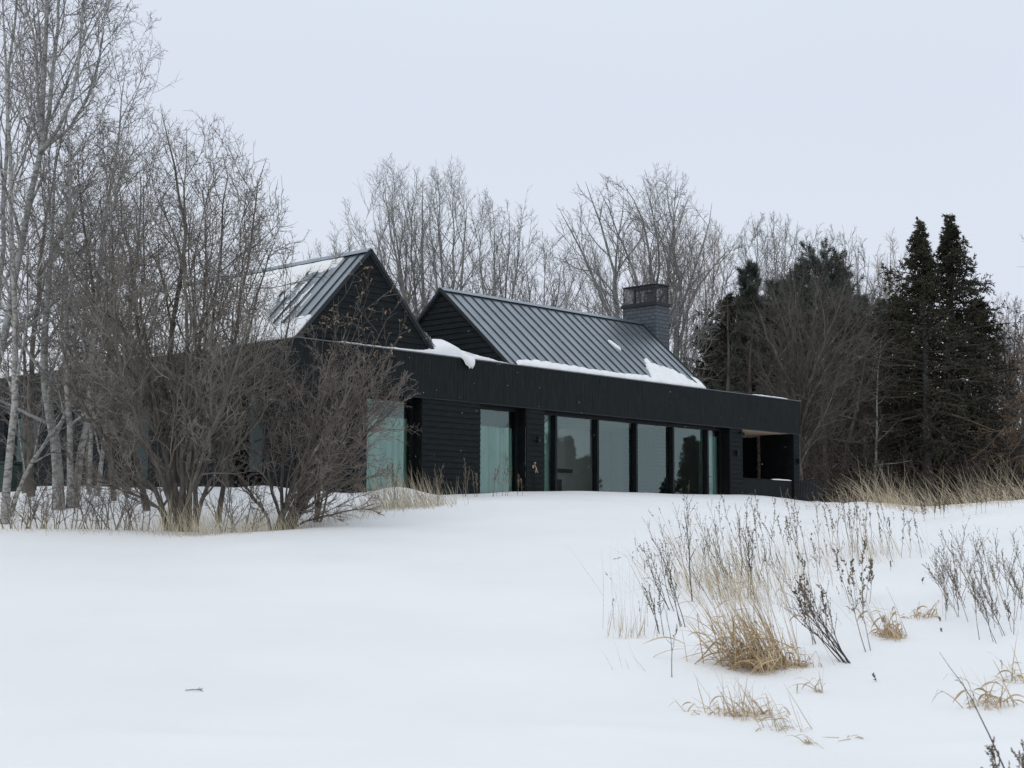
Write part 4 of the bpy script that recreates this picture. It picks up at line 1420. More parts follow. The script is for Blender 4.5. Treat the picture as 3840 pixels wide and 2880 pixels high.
t = bare_tree('bare_tree', L, st, [dict(K=16, wander=.12, trop=.02), dict(n=13, t0=.16, ang=.55, angs=.2, ratio=.50, rrat=.5, fall=.4, K=9, wander=.12, trop=.06), dict(n=9, t0=.12, ang=.6, angs=.22, ratio=.50, rrat=.55, fall=.35, K=6, wander=.14, trop=.04, lmin=.1), dict(n=7, t0=.1, ang=.65, angs=.22, ratio=.5, rrat=.6, fall=.3, K=3, wander=.15, trop=.03, lmin=.08)], ellipsoid((pp(L, 3080, 1400)[0], 0, pp(L, 3080, 1400)[2]), (3.2, 3.2, 4.6)), 90, M['bark_bush'], M['twig_wood'], 'trunk', tip=.0024)
tag(t, 'low-forking bare tree with sweeping limbs at the porch corner of the house', 'tree')


# ------------------------------------------------------------------ conifers
def spindles(P, D, L, W, n=3):
    """small needle-clad shoots: spindle shaped"""
    N = len(P)
    D = unit(D)
    ref = np.where(np.abs(D[:, 2:3]) > .9, np.array([[1., 0, 0]]), np.array([[0., 0, 1.]]))
    a1 = unit(np.cross(D, ref))
    a2 = np.cross(D, a1)
    an = np.arange(n) * 2 * math.pi / n
    mid = P + D * (L * .45)[:, None]
    ring = mid[:, None] + W[:, None, None] * (np.cos(an)[None, :, None] * a1[:, None] + np.sin(an)[None, :, None] * a2[:, None])
    V = np.concatenate([P[:, None], ring, (P + D * L[:, None])[:, None]], 1)
    idx = np.arange(N)[:, None] * (n + 2)
    T = []
    for k in range(n):
        T.append(np.stack([idx[:, 0], idx[:, 0] + 1 + k, idx[:, 0] + 1 + (k + 1) % n], -1))
        T.append(np.stack([idx[:, 0] + n + 1, idx[:, 0] + 1 + (k + 1) % n, idx[:, 0] + 1 + k], -1))
    return V.reshape(-1, 3), np.concatenate(T)


def spruce(name, loc, ht, rad, seed, label, mat, clear=.12, droop=.12, dens=1.0, profile=None, trunk_r=.17, group=None, shoot=.165, bark='bark_dark', asym=None):
    rg = np.random.RandomState(seed)
    root = empty(name, loc)
    K = 24
    zz = np.linspace(-.2, ht, K + 1)
    lean = np.cumsum(rg.normal(0, .02, (K + 1, 2)), 0) * ht / 40
    P = np.stack([lean[:, 0], lean[:, 1], zz], -1)[None]
    Rr = (trunk_r * (1 - np.linspace(0, 1, K + 1)) ** .9 + .012)[None]
    tube_obj('trunk', [(P, Rr, 9)], M[bark], root)
    nb = int(ht * 13 * dens)
    h = clear + (1 - clear) * (np.arange(nb) + rg.uniform(0, 1, nb)) / nb
    prof = profile(h) if profile else (1 - h) ** .8
    az = np.arange(nb) * 2.4 + rg.uniform(-.5, .5, nb)
    longer = np.where(rg.uniform(0, 1, nb) < .12, 1.32, 1.0)
    lobes = 1 + .22 * np.sin(az * 2 + h * 9 + seed) + .18 * np.sin(az * 3 - h * 17)
    Lb = rad * np.maximum(prof, .02) * lobes * longer * rg.uniform(.6, 1.18, nb) + .10
    if asym: Lb = Lb * asym(az, h)
    z = h * ht
    S = np.stack([np.interp(z, zz, lean[:, 0]), np.interp(z, zz, lean[:, 1]), z], -1)
    el = .62 * h - .22 + rg.normal(0, .14, nb)
    D = np.stack([np.cos(az) * np.cos(el), np.sin(az) * np.cos(el), np.sin(el)], -1)
    PB, RB = grow_level(rg, S, D, Lb, .012 + .012 * Lb, 7, .05, -droop * .35, .004)
    # branch tips sweep up again
    up = np.linspace(0, 1, 8) ** 3
    PB[:, :, 2] += up[None] * (Lb * .10)[:, None]
    tube_obj('limb', [(PB, RB, 4)], M['twig_dark'], root)
    # side shoots
    S2, D2, L2_, r2 = spawn(rg, PB, RB, Lb, 10, .03, .85, .2, .34, .6, .45, None, .05)
    D2[:, 2] -= .12
    PS, RS = grow_level(rg, S2, D2, np.maximum(L2_, .18), r2, 4, .10, -.05, .003)
    allP = [PB, PS]
    Pn, Dn = [], []
    for Pq, per in ((PB, 20), (PS, 15)):
        N_, K1 = Pq.shape[:2]
        t = rg.uniform(.03, 1, (N_, per)) * (K1 - 1)
        i = np.minimum(t.astype(int), K1 - 2)
        f = (t - i)[..., None]
        b_ = np.arange(N_)[:, None]
        p = Pq[b_, i] * (1 - f) + Pq[b_, i + 1] * f
        d = unit(Pq[b_, i + 1] - Pq[b_, i]) + rg.normal(0, .50, p.shape)
        d[..., 2] -= .06
        Pn.append(p.reshape(-1, 3)); Dn.append(d.reshape(-1, 3))
    Pn, Dn = np.concatenate(Pn), np.concatenate(Dn)
    V, T = spindles(Pn, Dn, rg.uniform(.6, 1.2, len(Pn)) * shoot, rg.uniform(.013, .026, len(Pn)) * shoot / .165)
    link_mesh('crown', np_mesh('crown', V, None, M[mat], tris=T), root)
    return tag(root, label, 'tree', group)


Ls = foot(3480, 60.0)
top = lambda px, py, Y, L: float(at(px, py, Y)[2] - L[2])
spruce('spruce', Ls, top(3454, 832, 60, Ls), 2.8, 7, 'left one of the two tall dark spruces, narrow tipped, pale trunk bare at its foot', 'spruce', clear=.24, dens=1.35, bark='bark_spruce', asym=lambda az, h: np.where(h > .68, 1 - .55 * np.clip(np.cos(az), 0, 1), 1),
       profile=lambda h: np.minimum(((1 - h) * 2.3) ** 1.3, .88 + .1 * np.sin(h * 21)), trunk_r=.20)
Ls2 = foot(3590, 61.5)
spruce('spruce', Ls2, top(3568, 808, 61.5, Ls2), 3.1, 8, 'right and taller one of the two dark spruces, broad at its base', 'spruce', clear=.10, dens=1.7, asym=lambda az, h: np.where(h > .8, 1 - .3 * np.clip(-np.cos(az), 0, 1), 1),
       profile=lambda h: np.minimum(((1 - h) * 2.1) ** 1.3, .98 + .1 * np.sin(h * 17)), trunk_r=.22)
Ls3 = foot(3690, 63.0)
spruce('spruce', Ls3, top(3700, 1130, 63, Ls3), 1.9, 9, 'shorter spruce on the right flank of the two tall ones', 'spruce', clear=.05, dens=1.5,
       profile=lambda h: (1 - h) ** .55, trunk_r=.14)
Ls4 = foot(3385, 63.0)
spruce('spruce', Ls4, top(3350, 1110, 63, Ls4), 1.9, 10, 'short ragged spruce on the left flank of the two tall ones', 'spruce', clear=.18, dens=1.2,
       profile=lambda h: (1 - h) ** .6, trunk_r=.14)


# pines with brushes of long needles at the shoot ends
def pine(name, loc, ht, rad, seed, label, clear=.3, profile=None, mat='pine', dens=1.0, group=None):
    ht = ht - .6
    rg = np.random.RandomState(seed)
    root = empty(name, loc)
    K = 16
    zz = np.linspace(-.2, ht - .3, K + 1)
    P = np.stack([np.cumsum(rg.normal(0, .04, K + 1)), np.cumsum(rg.normal(0, .04, K + 1)), zz], -1)[None]
    tube_obj('trunk', [(P, (.14 * (1 - np.linspace(0, 1, K + 1)) + .02)[None], 8)], M['bark_dark'], root)
    nb = int(ht * 7 * dens)
    h = clear + (1 - clear) * (np.arange(nb) + rg.uniform(0, 1, nb)) / nb
    prof = profile(h) if profile else (1 - h) ** .6
    az = np.arange(nb) * 2.4 + rg.uniform(-.6, .6, nb)
    Lb = rad * np.maximum(prof, .05) * rg.uniform(.6, 1.15, nb) + .25
    z = h * (ht - .3)
    S = np.stack([np.interp(z, zz, P[0, :, 0]), np.interp(z, zz, P[0, :, 1]), z], -1)
    el = .25 + .5 * h + rg.normal(0, .15, nb)
    D = np.stack([np.cos(az) * np.cos(el), np.sin(az) * np.cos(el), np.sin(el)], -1)
    PB, RB = grow_level(rg, S, D, Lb, .012 + .01 * Lb, 6, .07, .07, .006)
    S2, D2, L2_, r2 = spawn(rg, PB, RB, Lb, 6, .25, .7, .2, .42, .6, .4, None, .05, up=.25)
    PS, RS = grow_level(rg, S2, D2, np.maximum(L2_, .25), r2, 4, .10, .09, .005)
    tube_obj('limb', [(PB, RB, 4), (PS, RS, 3)], M['twig_dark'], root)
    Pn, Dn = [], []
    for Pq in (PB, PS):
        for k, per in ((-1, 34), (-2, 22), (-3, 10)):
            if abs(k) > Pq.shape[1]: continue
            p = np.repeat(Pq[:, k], per, 0)
            ax = np.repeat(unit(Pq[:, -1] - Pq[:, -2]), per, 0)
            d = ax * rg.uniform(.2, 1.2, (len(p), 1)) + rg.normal(0, .55, p.shape)
            Pn.append(p + ax * rg.uniform(-.12, .12, (len(p), 1))); Dn.append(d)
    Pn, Dn = np.concatenate(Pn), np.concatenate(Dn)
    V, T = spindles(Pn, Dn, rg.uniform(.14, .26, len(Pn)), np.full(len(Pn), .010))
    link_mesh('crown', np_mesh('crown', V, None, M[mat], tris=T), root)
    return tag(root, label, 'tree', group)


Lp = foot(2815, 66.0)
pine('pine', Lp, top(2797, 962, 66, Lp), 1.9, 12, 'thin pointed pine rising above the dull evergreens right of the chimney', clear=.25, profile=lambda h: np.where(h > .74, .12 + .1 * np.sin(h * 40) ** 2, .18 + (.74 - h) * 2.2))
Lp = foot(3085, 70.0)
pine('pine', Lp, top(3090, 945, 70, Lp), 2.7, 13, 'bushy grey-green pine, highest behind the porch corner tree', clear=.2, profile=lambda h: np.where(h > .9, .45, np.clip(.55 + (.9 - h) * 2, 0, 1)), dens=1.4)
Lp = foot(3010, 72.0)
pine('pine', Lp, top(3020, 960, 72, Lp), 1.8, 14, 'slim pine close left of the bushy pine', clear=.3, dens=1.2)
Lp = foot(3180, 73.0)
pine('pine', Lp, top(3175, 980, 73, Lp), 2.2, 15, 'pine leaning against the right side of the bushy pine', clear=.25, dens=1.2)
Lp = foot(2940, 74.0)
pine('pine', Lp, top(2930, 1020, 74, Lp), 2.0, 16, 'pine half hidden left of the porch corner tree crown', clear=.2, dens=1.2)
for i, (px, py, Y, r, lab) in enumerate(((2720, 1180, 75, 2.2, 'grey-green pine low behind the far end of the right roof, nearest the chimney'), (2870, 1090, 77, 2.3, 'grey-green pine filling the space right of the thin pointed pine'), (3250, 1080, 78, 2.2, 'grey-green pine behind the right limbs of the porch corner tree'))):
    Lq = foot(px, Y)
    pine('pine', Lq, top(px, py, Y, Lq), r, 230 + i, lab, clear=.12, dens=1.3)
Lp = foot(3320, 76.0)
pine('pine', Lp, top(3318, 1095, 76, Lp), 1.6, 17, 'low narrow pine in the gap before the spruces', clear=.25)
for i, (px, py, Y, r, lab) in enumerate(((2690, 1240, 70, 2.0, 'dull brown evergreen low behind the far end of the right roof'), (2760, 1130, 68, 2.0, 'dull brown evergreen under the thin pointed pine'), (2880, 1150, 69, 2.2, 'dull brown evergreen behind the upper left limbs of the porch corner tree'),
                                         (3010, 1190, 67, 2.4, 'dull brown evergreen behind the heart of the porch corner tree'), (3130, 1160, 68, 2.4, 'dull brown evergreen behind the right limbs of the porch corner tree'), (3260, 1200, 69, 2.2, 'dull brown evergreen between the porch corner tree and the spruces'))):
    Lq = foot(px, Y)
    spruce('evergreen', Lq, top(px, py, Y, Lq), r, 200 + i, lab, 'hemlock', clear=.06, dens=1.0, profile=lambda h: (1 - h) ** .35, trunk_r=.13, shoot=.26, group='dull evergreens right of the chimney')

# conifers off to the right of the view, seen only mirrored in the long glazing
def mirrored(px, Y):
    q = HM.inverted() @ Vector(at(px, 1850, Y))
    q.y = 2 * GV - q.y
    q = HM @ q
    return (q.x, q.y, gz(q.x, q.y))


for i, (px, ty, Y, r, lab) in enumerate(((2072, 1615, 68, .8, 'dark conifer mirrored in the narrow first pane of the long glazing'), (2128, 1640, 66, .85, 'dark conifer mirrored at the left of the first wide pane'), (2192, 1715, 64, .75, 'lower dark conifer mirrored near the middle of the first wide pane'),
                                         (2505, 1800, 66, .5, 'small dark conifer mirrored beside the fourth mullion'), (2592, 1640, 67, 1.0, 'pointed spruce mirrored in the pane left of the glass door'))):
    Lm = mirrored(px, Y)
    spruce('spruce', Lm, float(at(px, ty, Y)[2]) - Lm[2], r, 300 + i, lab, 'spruce', clear=.02, dens=2.2, profile=lambda h: (1 - h) ** .8, trunk_r=.08, shoot=.17)

# ------------------------------------------------------------------ the wood: trunks and undergrowth on the right
WOOD = [dict(K=12, wander=.05, trop=.04),
        dict(n=22, t0=.08, ang=1.15, angs=.25, ratio=.22, rrat=.35, fall=.3, K=6, wander=.14, trop=.0),
        dict(n=7, t0=.15, ang=.75, angs=.25, ratio=.45, rrat=.6, fall=.4, K=4, wander=.18, trop=.0, lmin=.1),
        dict(n=5, t0=.15, ang=.8, angs=.25, ratio=.5, rrat=.65, fall=.3, K=2, wander=.18, trop=.0, lmin=.1)]
THICK = [dict(K=9, wander=.14, trop=.06),
         dict(n=10, t0=.08, ang=.7, angs=.25, ratio=.5, rrat=.6, fall=.3, K=6, wander=.16, trop=.05),
         dict(n=7, t0=.1, ang=.8, angs=.25, ratio=.5, rrat=.65, fall=.3, K=4, wander=.18, trop=.02, lmin=.1),
         dict(n=4, t0=.1, ang=.8, angs=.25, ratio=.5, rrat=.7, fall=.2, K=2, wander=.18, trop=.0, lmin=.08)]
protoW, protoT = [], []
rw = np.random.RandomState(17)
wood_spots = []
for i in range(46):
    px = 2660 + (3900 - 2660) * (i + rw.uniform(0, 1)) / 46
    wood_spots.append((px, rw.uniform(62, 92)))
for i, (px, Y) in enumerate(wood_spots):
    ln = rw.uniform(7.5, 9.5)
    lab = 'slim dark brown trunk with dead side branches in the wood right of the house'
    if i < 6:
        r = bare_tree('wood_tree', foot(px, Y), [((0, 0, -.2), (rw.normal(0, .05), rw.normal(0, .05), 1), ln, .11 + .03 * (i % 3))], WOOD, None, 400 + i, M['bark_dark'] if i % 3 else M['bark_far'], M['twig_dark'], 'trunk', tip=.004, sides=(7, 4, 3, 3))
        tag(r, lab, 'tree', 'slim trunks of the wood right of the house')
        r.rotation_euler[2] = rw.uniform(0, 6)
        protoW.append(r)
    else:
        dup(protoW[i % 6], foot(px, Y), rw.uniform(0, 6.28), rw.uniform(.8, 1.1))
for i in range(44):
    px = 2640 + (3950 - 2640) * (i + rw.uniform(0, 1)) / 44
    Y = rw.uniform(58, 80) if px > 3080 else rw.uniform(64, 82)
    if i < 4:
        st = [((rw.uniform(-.2, .2), rw.uniform(-.2, .2), -.1), (rw.normal(0, .45), rw.normal(0, .45), 1), rw.uniform(2.6, 4.2), .03) for _ in range(6)]
        r = bare_tree('thicket_shrub', foot(px, Y), st, THICK, None, 500 + i, M['bark_dark'], M['twig_dark'], 'stem', tip=.004, sides=(5, 4, 3, 3))
        tag(r, 'dark brown leafless shrub in the thicket under the trees right of the house', 'shrub', 'leafless shrubs of the wood')
        protoT.append(r)
    else:
        dup(protoT[i % 4], foot(px, Y), rw.uniform(0, 6.28), rw.uniform(.8, 1.5))
# pale trunk standing under the left spruce, white birch stems beside it
for i, (px, Y, r, bk, lab) in enumerate(((3275, 60.0, .07, 'bark_birch', 'thin white birch stem under the trees between porch and spruces'),
                                         (3330, 64.0, .06, 'bark_birch', 'second thin white birch stem, nearer the spruces'), (3110, 60, .13, 'bark_bush', 'brown trunk just right of the slatted fence'), (3165, 61, .16, 'bark_bush', 'thicker brown trunk behind the lower slatted fence'))):
    Lq = foot(px, Y)
    t = bare_tree('wood_tree', Lq, [((0, 0, -.2), (-.03, 0, 1), 7.5, r)], WOOD, None, 550 + i, M[bk], M['twig_dark'], 'trunk', tip=.004, sides=(9, 4, 3, 3))
    tag(t, lab, 'tree')
# rusty twigged tree reaching in from the right edge
L = foot(4010, 44.0)
st = [('path', [(0, 0, -.2), pp(L, 4000, 1700), pp(L, 3980, 1400), pp(L, 3960, 1100), pp(L, 3950, 950)], .12)]
for (a, b_), (c, d), dy in (((3990, 1480), (3780, 1500), -.5), ((3990, 1560), (3700, 1640), -.4), ((3990, 1420), (3790, 1400), .3), ((3990, 1600), (3760, 1700), .5)):
    st.append(('path', [pp(L, a, b_ + 30), pp(L, (a + c) / 2, min(b_, d) - 25, dy * .5), pp(L, c + 40, d - 10, dy), pp(L, c, d + 40, dy)], .03))
t = bare_tree('bare_tree', L, st, [dict(K=10, wander=.08, trop=.0), dict(n=12, t0=.15, ang=.8, angs=.3, ratio=.30, rrat=.5, fall=.3, K=6, wander=.15, trop=-.06), dict(n=8, t0=.1, ang=.8, angs=.3, ratio=.5, rrat=.6, fall=.3, K=4, wander=.16, trop=-.05, lmin=.08), dict(n=5, t0=.1, ang=.8, angs=.3, ratio=.5, rrat=.7, fall=.3, K=2, wander=.16, trop=-.03, lmin=.05)],
              None, 95, M['bark_dark'], M['twig_rust'], 'limb', tip=.003)
tag(t, 'rusty brown tree reaching drooping twigs in from the right edge', 'tree')


# ------------------------------------------------------------------ grasses and weeds
def ribbons(P, W, flat):
    """P (N,K1,3) centre lines, W (N,K1) half widths, flat (N,3) width direction -> quads (thin folded blades)"""
    N, K1 = P.shape[:2]
    T = np.empty_like(P)
    T[:, :-1] = P[:, 1:] - P[:, :-1]
    T[:, -1] = T[:, -2]
    T = unit(T)
    s = unit(np.cross(T, flat[:, None]))
    n = np.cross(T, s)
    V = np.stack([P + s * W[..., None], P - n * (W * .5)[..., None], P - s * W[..., None]], 2)
    idx = np.arange(N * K1 * 3).reshape(N, K1, 3)
    Q = np.concatenate([np.stack([idx[:, :-1, j], idx[:, :-1, j + 1], idx[:, 1:, j + 1], idx[:, 1:, j]], -1).reshape(-1, 4) for j in (0, 1)])
    return V.reshape(-1, 3), Q


def grass_clump(name, loc, n, spread, ht, lean, seed, label, mat, wid=.0028, droop=.10, group=None, heads=0, jitter=.18, cat='grass', leafy=0, seedmat='seed', leafdroop=-.30, kink=.0):
    """blades rooted in an ellipse round loc; lean = (dx, dy) per metre of height"""
    rg = np.random.RandomState(seed)
    root = empty(name, loc)
    base = np.stack([rg.normal(0, spread[0], n), rg.normal(0, spread[1], n), np.zeros(n)], -1)
    base[:, 2] = ground(base[:, 0] + loc[0], base[:, 1] + loc[1]) - loc[2] - .03
    D = np.stack([lean[0] + rg.normal(0, jitter, n), lean[1] + rg.normal(0, jitter, n), np.ones(n)], -1)
    L = ht * (.32 + .82 * rg.uniform(0, 1, n) ** 1.9)
    K = 7
    P = np.zeros((n, K + 1, 3))
    P[:, 0] = base
    d = unit(D)
    kat = np.where(rg.uniform(0, 1, n) < kink, rg.randint(2, K, n), 99)
    side = unit(np.stack([rg.normal(lean[0], .7, n), rg.normal(lean[1], .7, n), rg.uniform(-1.3, -.1, n)], -1))
    sag = droop * rg.uniform(0, .6, n)
    for k in range(K):
        d = d + rg.normal(0, .035, (n, 3))
        d[:, 2] -= sag
        d = np.where((kat == k)[:, None], side + .3 * d, d)
        d = unit(d)
        P[:, k + 1] = P[:, k] + d * (L / K)[:, None]
    gr = ground(P[..., 0] + loc[0], P[..., 1] + loc[1]) - loc[2]
    P[:, 1:, 2] = np.maximum(P[:, 1:, 2], gr[:, 1:] + .004)
    t = np.linspace(0, 1, K + 1)
    W = wid * rg.uniform(.6, 1.3, (n, 1)) * (1 - .85 * t ** 2)[None]
    V, Q = ribbons(P, W, rg.normal(0, 1, (n, 3)))
    VV, QQ = [V], [Q]
    if leafy:
        k = rg.randint(0, n, leafy)
        j = rg.randint(1, K - 1, leafy)
        S = P[k, j]
        d = unit(rg.normal(0, 1, (leafy, 3)) * np.array([1, 1, .5]) + np.array([lean[0], lean[1], .6]))
        P2, _ = grow_level(rg, S, d, rg.uniform(.12, .34, leafy) * ht / .8, np.ones(leafy), 7, .08, leafdroop, 0)
        W2 = wid * 1.7 * rg.uniform(.6, 1.3, (leafy, 1)) * np.sin(np.pi * np.clip(.15 + .85 * np.linspace(0, 1, 8), 0, 1))[None]
        V2, Q2 = ribbons(P2, W2, rg.normal(0, 1, (leafy, 3)))
        QQ.append(Q2 + len(V)); VV.append(V2)
    link_mesh('foliage', np_mesh('foliage', np.concatenate(VV), np.concatenate(QQ), M[mat]), root)
    if heads:
        k = rg.choice(n, min(heads, n), replace=False)
        per = 9
        p = np.repeat(P[k, -1], per, 0) - np.repeat(unit(P[k, -1] - P[k, -2]), per, 0) * rg.uniform(0, .12, (len(k) * per, 1))
        d = np.repeat(unit(P[k, -1] - P[k, -2]), per, 0) + rg.normal(0, .25, p.shape)
        V, T = spindles(p, d, rg.uniform(.02, .045, len(p)), np.full(len(p), .0035))
        tag(link_mesh('seed_head', np_mesh('seed_head', V, None, M[seedmat], tris=T), root), kind='stuff')
    return tag(root, label, cat, group)


def weed(name, loc, stems, seed, label, mat='weed', seedmat='seed', group=None, rad=.0035, side=9, sidelen=.16, pods=1.0, podsize=1.0, cat='weed', tilt=.35):
    """stems: list of (dx, dy, length, lean_x, lean_y)"""
    rg = np.random.RandomState(seed)
    root = empty(name, loc)
    S, D, L = [], [], []
    for dx, dy, ln, lx, ly in stems:
        S.append((dx, dy, gz(loc[0] + dx, loc[1] + dy) - loc[2] - .03)); D.append((lx, ly, 1)); L.append(ln)
    S, D, L = np.array(S, float), unit(np.array(D, float)), np.array(L, float)
    P, Rr = grow_level(rg, S, D, L, np.full(len(S), rad) * (L / .8) ** .5, 10, .05, .012, .0010)
    PP2 = []
    for k in range(len(S)):
        S2, D2, L2, r2 = spawn(rg, P[k:k + 1], Rr[k:k + 1], L[k:k + 1], side, .38, .5, .15, sidelen, .6, .25, None, .0, up=.2)
        P2, R2 = grow_level(rg, S2, D2, L2, r2, 5, .06, .05, .0009)
        tube_obj('stalk', [(P[k:k + 1], Rr[k:k + 1], 5), (P2, R2, 3)], M[mat], root)
        PP2.append(P2)
    P2 = np.concatenate(PP2)
    pn, dn = [], []
    for Pq, per, lo in ((P, int(26 * pods), .62), (P2, int(9 * pods), .25)):
        if per < 1: continue
        N_, K1 = Pq.shape[:2]
        t = rg.uniform(lo, 1, (N_, per)) * (K1 - 1)
        i = np.minimum(t.astype(int), K1 - 2)
        f = (t - i)[..., None]
        b_ = np.arange(N_)[:, None]
        p = Pq[b_, i] * (1 - f) + Pq[b_, i + 1] * f
        d = unit(Pq[b_, i + 1] - Pq[b_, i]) + rg.normal(0, .5, p.shape)
        pn.append(p.reshape(-1, 3)); dn.append(d.reshape(-1, 3))
    if pn:
        pn, dn = np.concatenate(pn), np.concatenate(dn)
        V, T = spindles(pn, dn, rg.uniform(.010, .024, len(pn)) * podsize, rg.uniform(.0025, .005, len(pn)) * podsize)
        tag(link_mesh('seed_head', np_mesh('seed_head', V, None, M[seedmat], tris=T), root), kind='stuff')
    return tag(root, label, cat, group)


rv = np.random.RandomState(99)
ORD = ('first', 'second', 'third', 'fourth', 'fifth', 'sixth', 'seventh', 'eighth', 'ninth', 'tenth', 'eleventh', 'twelfth', 'thirteenth', 'fourteenth', 'fifteenth', 'sixteenth', 'seventeenth', 'eighteenth', 'nineteenth', 'twentieth', 'twenty-first', 'twenty-second')

# --- grass along the lip of the field at the left, under the trees
lip = [(40, 25.2, .5, 50), (150, 25.4, .5, 60), (260, 25.3, .5, 55), (380, 25.2, .5, 60), (500, 25.3, .55, 60), (600, 25.2, .6, 90), (700, 25.0, .75, 130), (790, 25.1, .75, 130), (880, 25.3, .6, 110), (970, 25.6, .65, 120), (1060, 26.0, .6, 110), (1160, 26.6, .55, 80), (1250, 27.2, .5, 70), (1340, 27.8, .5, 70)]
for i, (px, Y, ht, n) in enumerate(lip):
    grass_clump('grass_tuft', foot(px, Y), n, (.24, .25), ht, (-.18, 0), 600 + i, f'{ORD[i]} from the left of the pale tufts along the snow lip under trees', 'grass_pale', wid=.0030, group='grass tufts along the snow lip', heads=8, jitter=.28)
# reddish undergrowth saplings among the left trunks
for i, px in enumerate((70, 130, 190, 300, 370, 440, 520, 860, 930)):
    L = foot(px, 25.6 + rv.uniform(0, 1.2))
    st = [((rv.uniform(-.2, .2), rv.uniform(-.2, .2), -.1), (rv.normal(0, .3), rv.normal(0, .3), 1), rv.uniform(.6, 1.3), .008) for _ in range(7)]
    t = bare_tree('sapling', L, st, [dict(K=8, wander=.09, trop=.03), dict(n=6, t0=.2, ang=.7, angs=.2, ratio=.45, rrat=.6, fall=.4, K=5, wander=.12, trop=.03), dict(n=5, t0=.2, ang=.7, angs=.2, ratio=.45, rrat=.7, fall=.3, K=3, wander=.12, trop=.02)],
                  None, 640 + i, M['twig_brown'], M['twig_brown'], 'stem', tip=.0015, sides=(4, 3, 3))
    tag(t, f'{ORD[i]} from the left of the thin brown saplings under the left trees', 'sapling', 'thin saplings under the left trees')
# --- taller grass in front of the first window and the siding
fw = [(1440, 29.6, .85, 120), (1500, 30.0, .95, 150), (1560, 30.4, .85, 140), (1620, 30.9, .75, 110), (1680, 31.4, .60, 60), (1390, 29.0, .6, 80)]
for i, (px, Y, ht, n) in enumerate(sorted(fw)):
    grass_clump('grass_tuft', foot(px, Y), n, (.20, .3), ht, (-.28, 0), 660 + i, f'{ORD[i]} from the left of the pale tufts before the first window', 'grass_pale', wid=.0036, group='grass tufts before the first window', heads=14, jitter=.2)
wl = [(1475, 30.0, 1.05, 'dark weed among the grass before the first window'), (1640, 31.0, .9, 'weed at the right end of the grass before the first window'), (1745, 37.8, 1.0, 'tall weed against the dark siding left of the second curtain'), (1790, 37.9, .75, 'short weed at the left edge of the second curtain'), (1850, 38.2, .9, 'thin weed in front of the second curtain'), (1890, 38.5, 1.0, 'tall thin weed in front of the middle of the second curtain'), (1950, 38.9, .55, 'leaning twiggy weed below the brass tap')]
for i, (px, Y, ht, lab) in enumerate(wl):
    weed('dry_weed', foot(px, Y), [(rv.uniform(-.1, .1), rv.uniform(-.1, .1), ht * rv.uniform(.7, 1), rv.normal(.05, .1), 0) for _ in range(3)], 680 + i, lab, group='weeds beside the front wall', rad=.005, podsize=1.5)

# --- grass along the right crest
cr = [(3050, 42, .5, 30), (3120, 41, .6, 40), (3200, 40, .8, 60), (3270, 38.5, 1.0, 110), (3330, 37, 1.15, 190), (3380, 35.5, 1.2, 220), (3430, 35.0, 1.15, 190), (3490, 36, 1.0, 130), (3550, 36.5, 1.0, 100), (3610, 36.0, 1.0, 110), (3670, 35.5, 1.0, 130), (3730, 35, 1.05, 150), (3790, 34, 1.1, 190), (3840, 33.5, 1.1, 200)]
for i, (px, Y, ht, n) in enumerate(cr):
    grass_clump('grass_tuft', foot(px, Y), int(n * .5), (.42, .9), ht * 1.05, (-.45, 0), 700 + i, f'{ORD[i]} from the left of the tan tufts bent along the right crest', 'grass', wid=.0034, group='grass tufts along the right crest', heads=14, jitter=.34, droop=.2)
for i, (px, Y, ht) in enumerate(((3760, 31.5, .7), (3560, 33, .5), (3500, 30, .45), (3660, 29.5, .6))):
    weed('dry_weed', foot(px, Y), [(rv.uniform(-.2, .2), rv.uniform(-.2, .2), ht * rv.uniform(.6, 1), rv.normal(-.1, .15), 0) for _ in range(4)], 720 + i, f'{ORD[i]} of the small weeds poking from snow below the right crest', group='weeds below the right crest', podsize=1.4)

# --- the middle band of weeds and grass in the right field
def spot(px, py):
    return hit(px, py)


mid = [(2975, 2150), (3050, 2110), (3125, 2120), (3180, 2060), (3230, 2090), (3290, 2070), (3330, 2090), (2880, 2110), (2800, 2100), (2930, 2090)]
for i, (px, py) in enumerate(sorted(mid)):
    st = [(rv.normal(0, .2), rv.normal(0, .4), rv.uniform(.40, 1.05), rv.normal(-.12, .13), rv.normal(0, .08)) for _ in range(rv.randint(3, 6))]
    weed('dry_weed', spot(px, py), st, 740 + i, f'{ORD[i]} from the left of the pod-headed weeds amid the right field', group='pod-headed weeds in the right field', rad=.0030, podsize=1.45, side=6, sidelen=.15, pods=.8)
for i, (px, py) in enumerate(((2905, 2200), (3010, 2160), (3100, 2090), (3200, 2100), (3300, 2080))):
    grass_clump('grass_tuft', spot(px, py), 45, (.25, .3), .8, (-.22, 0), 760 + i, f'{ORD[i]} from the left of the sparse tufts among the pod-headed weeds', 'grass', wid=.0030, group='grass among the pod-headed weeds', heads=5, jitter=.15)
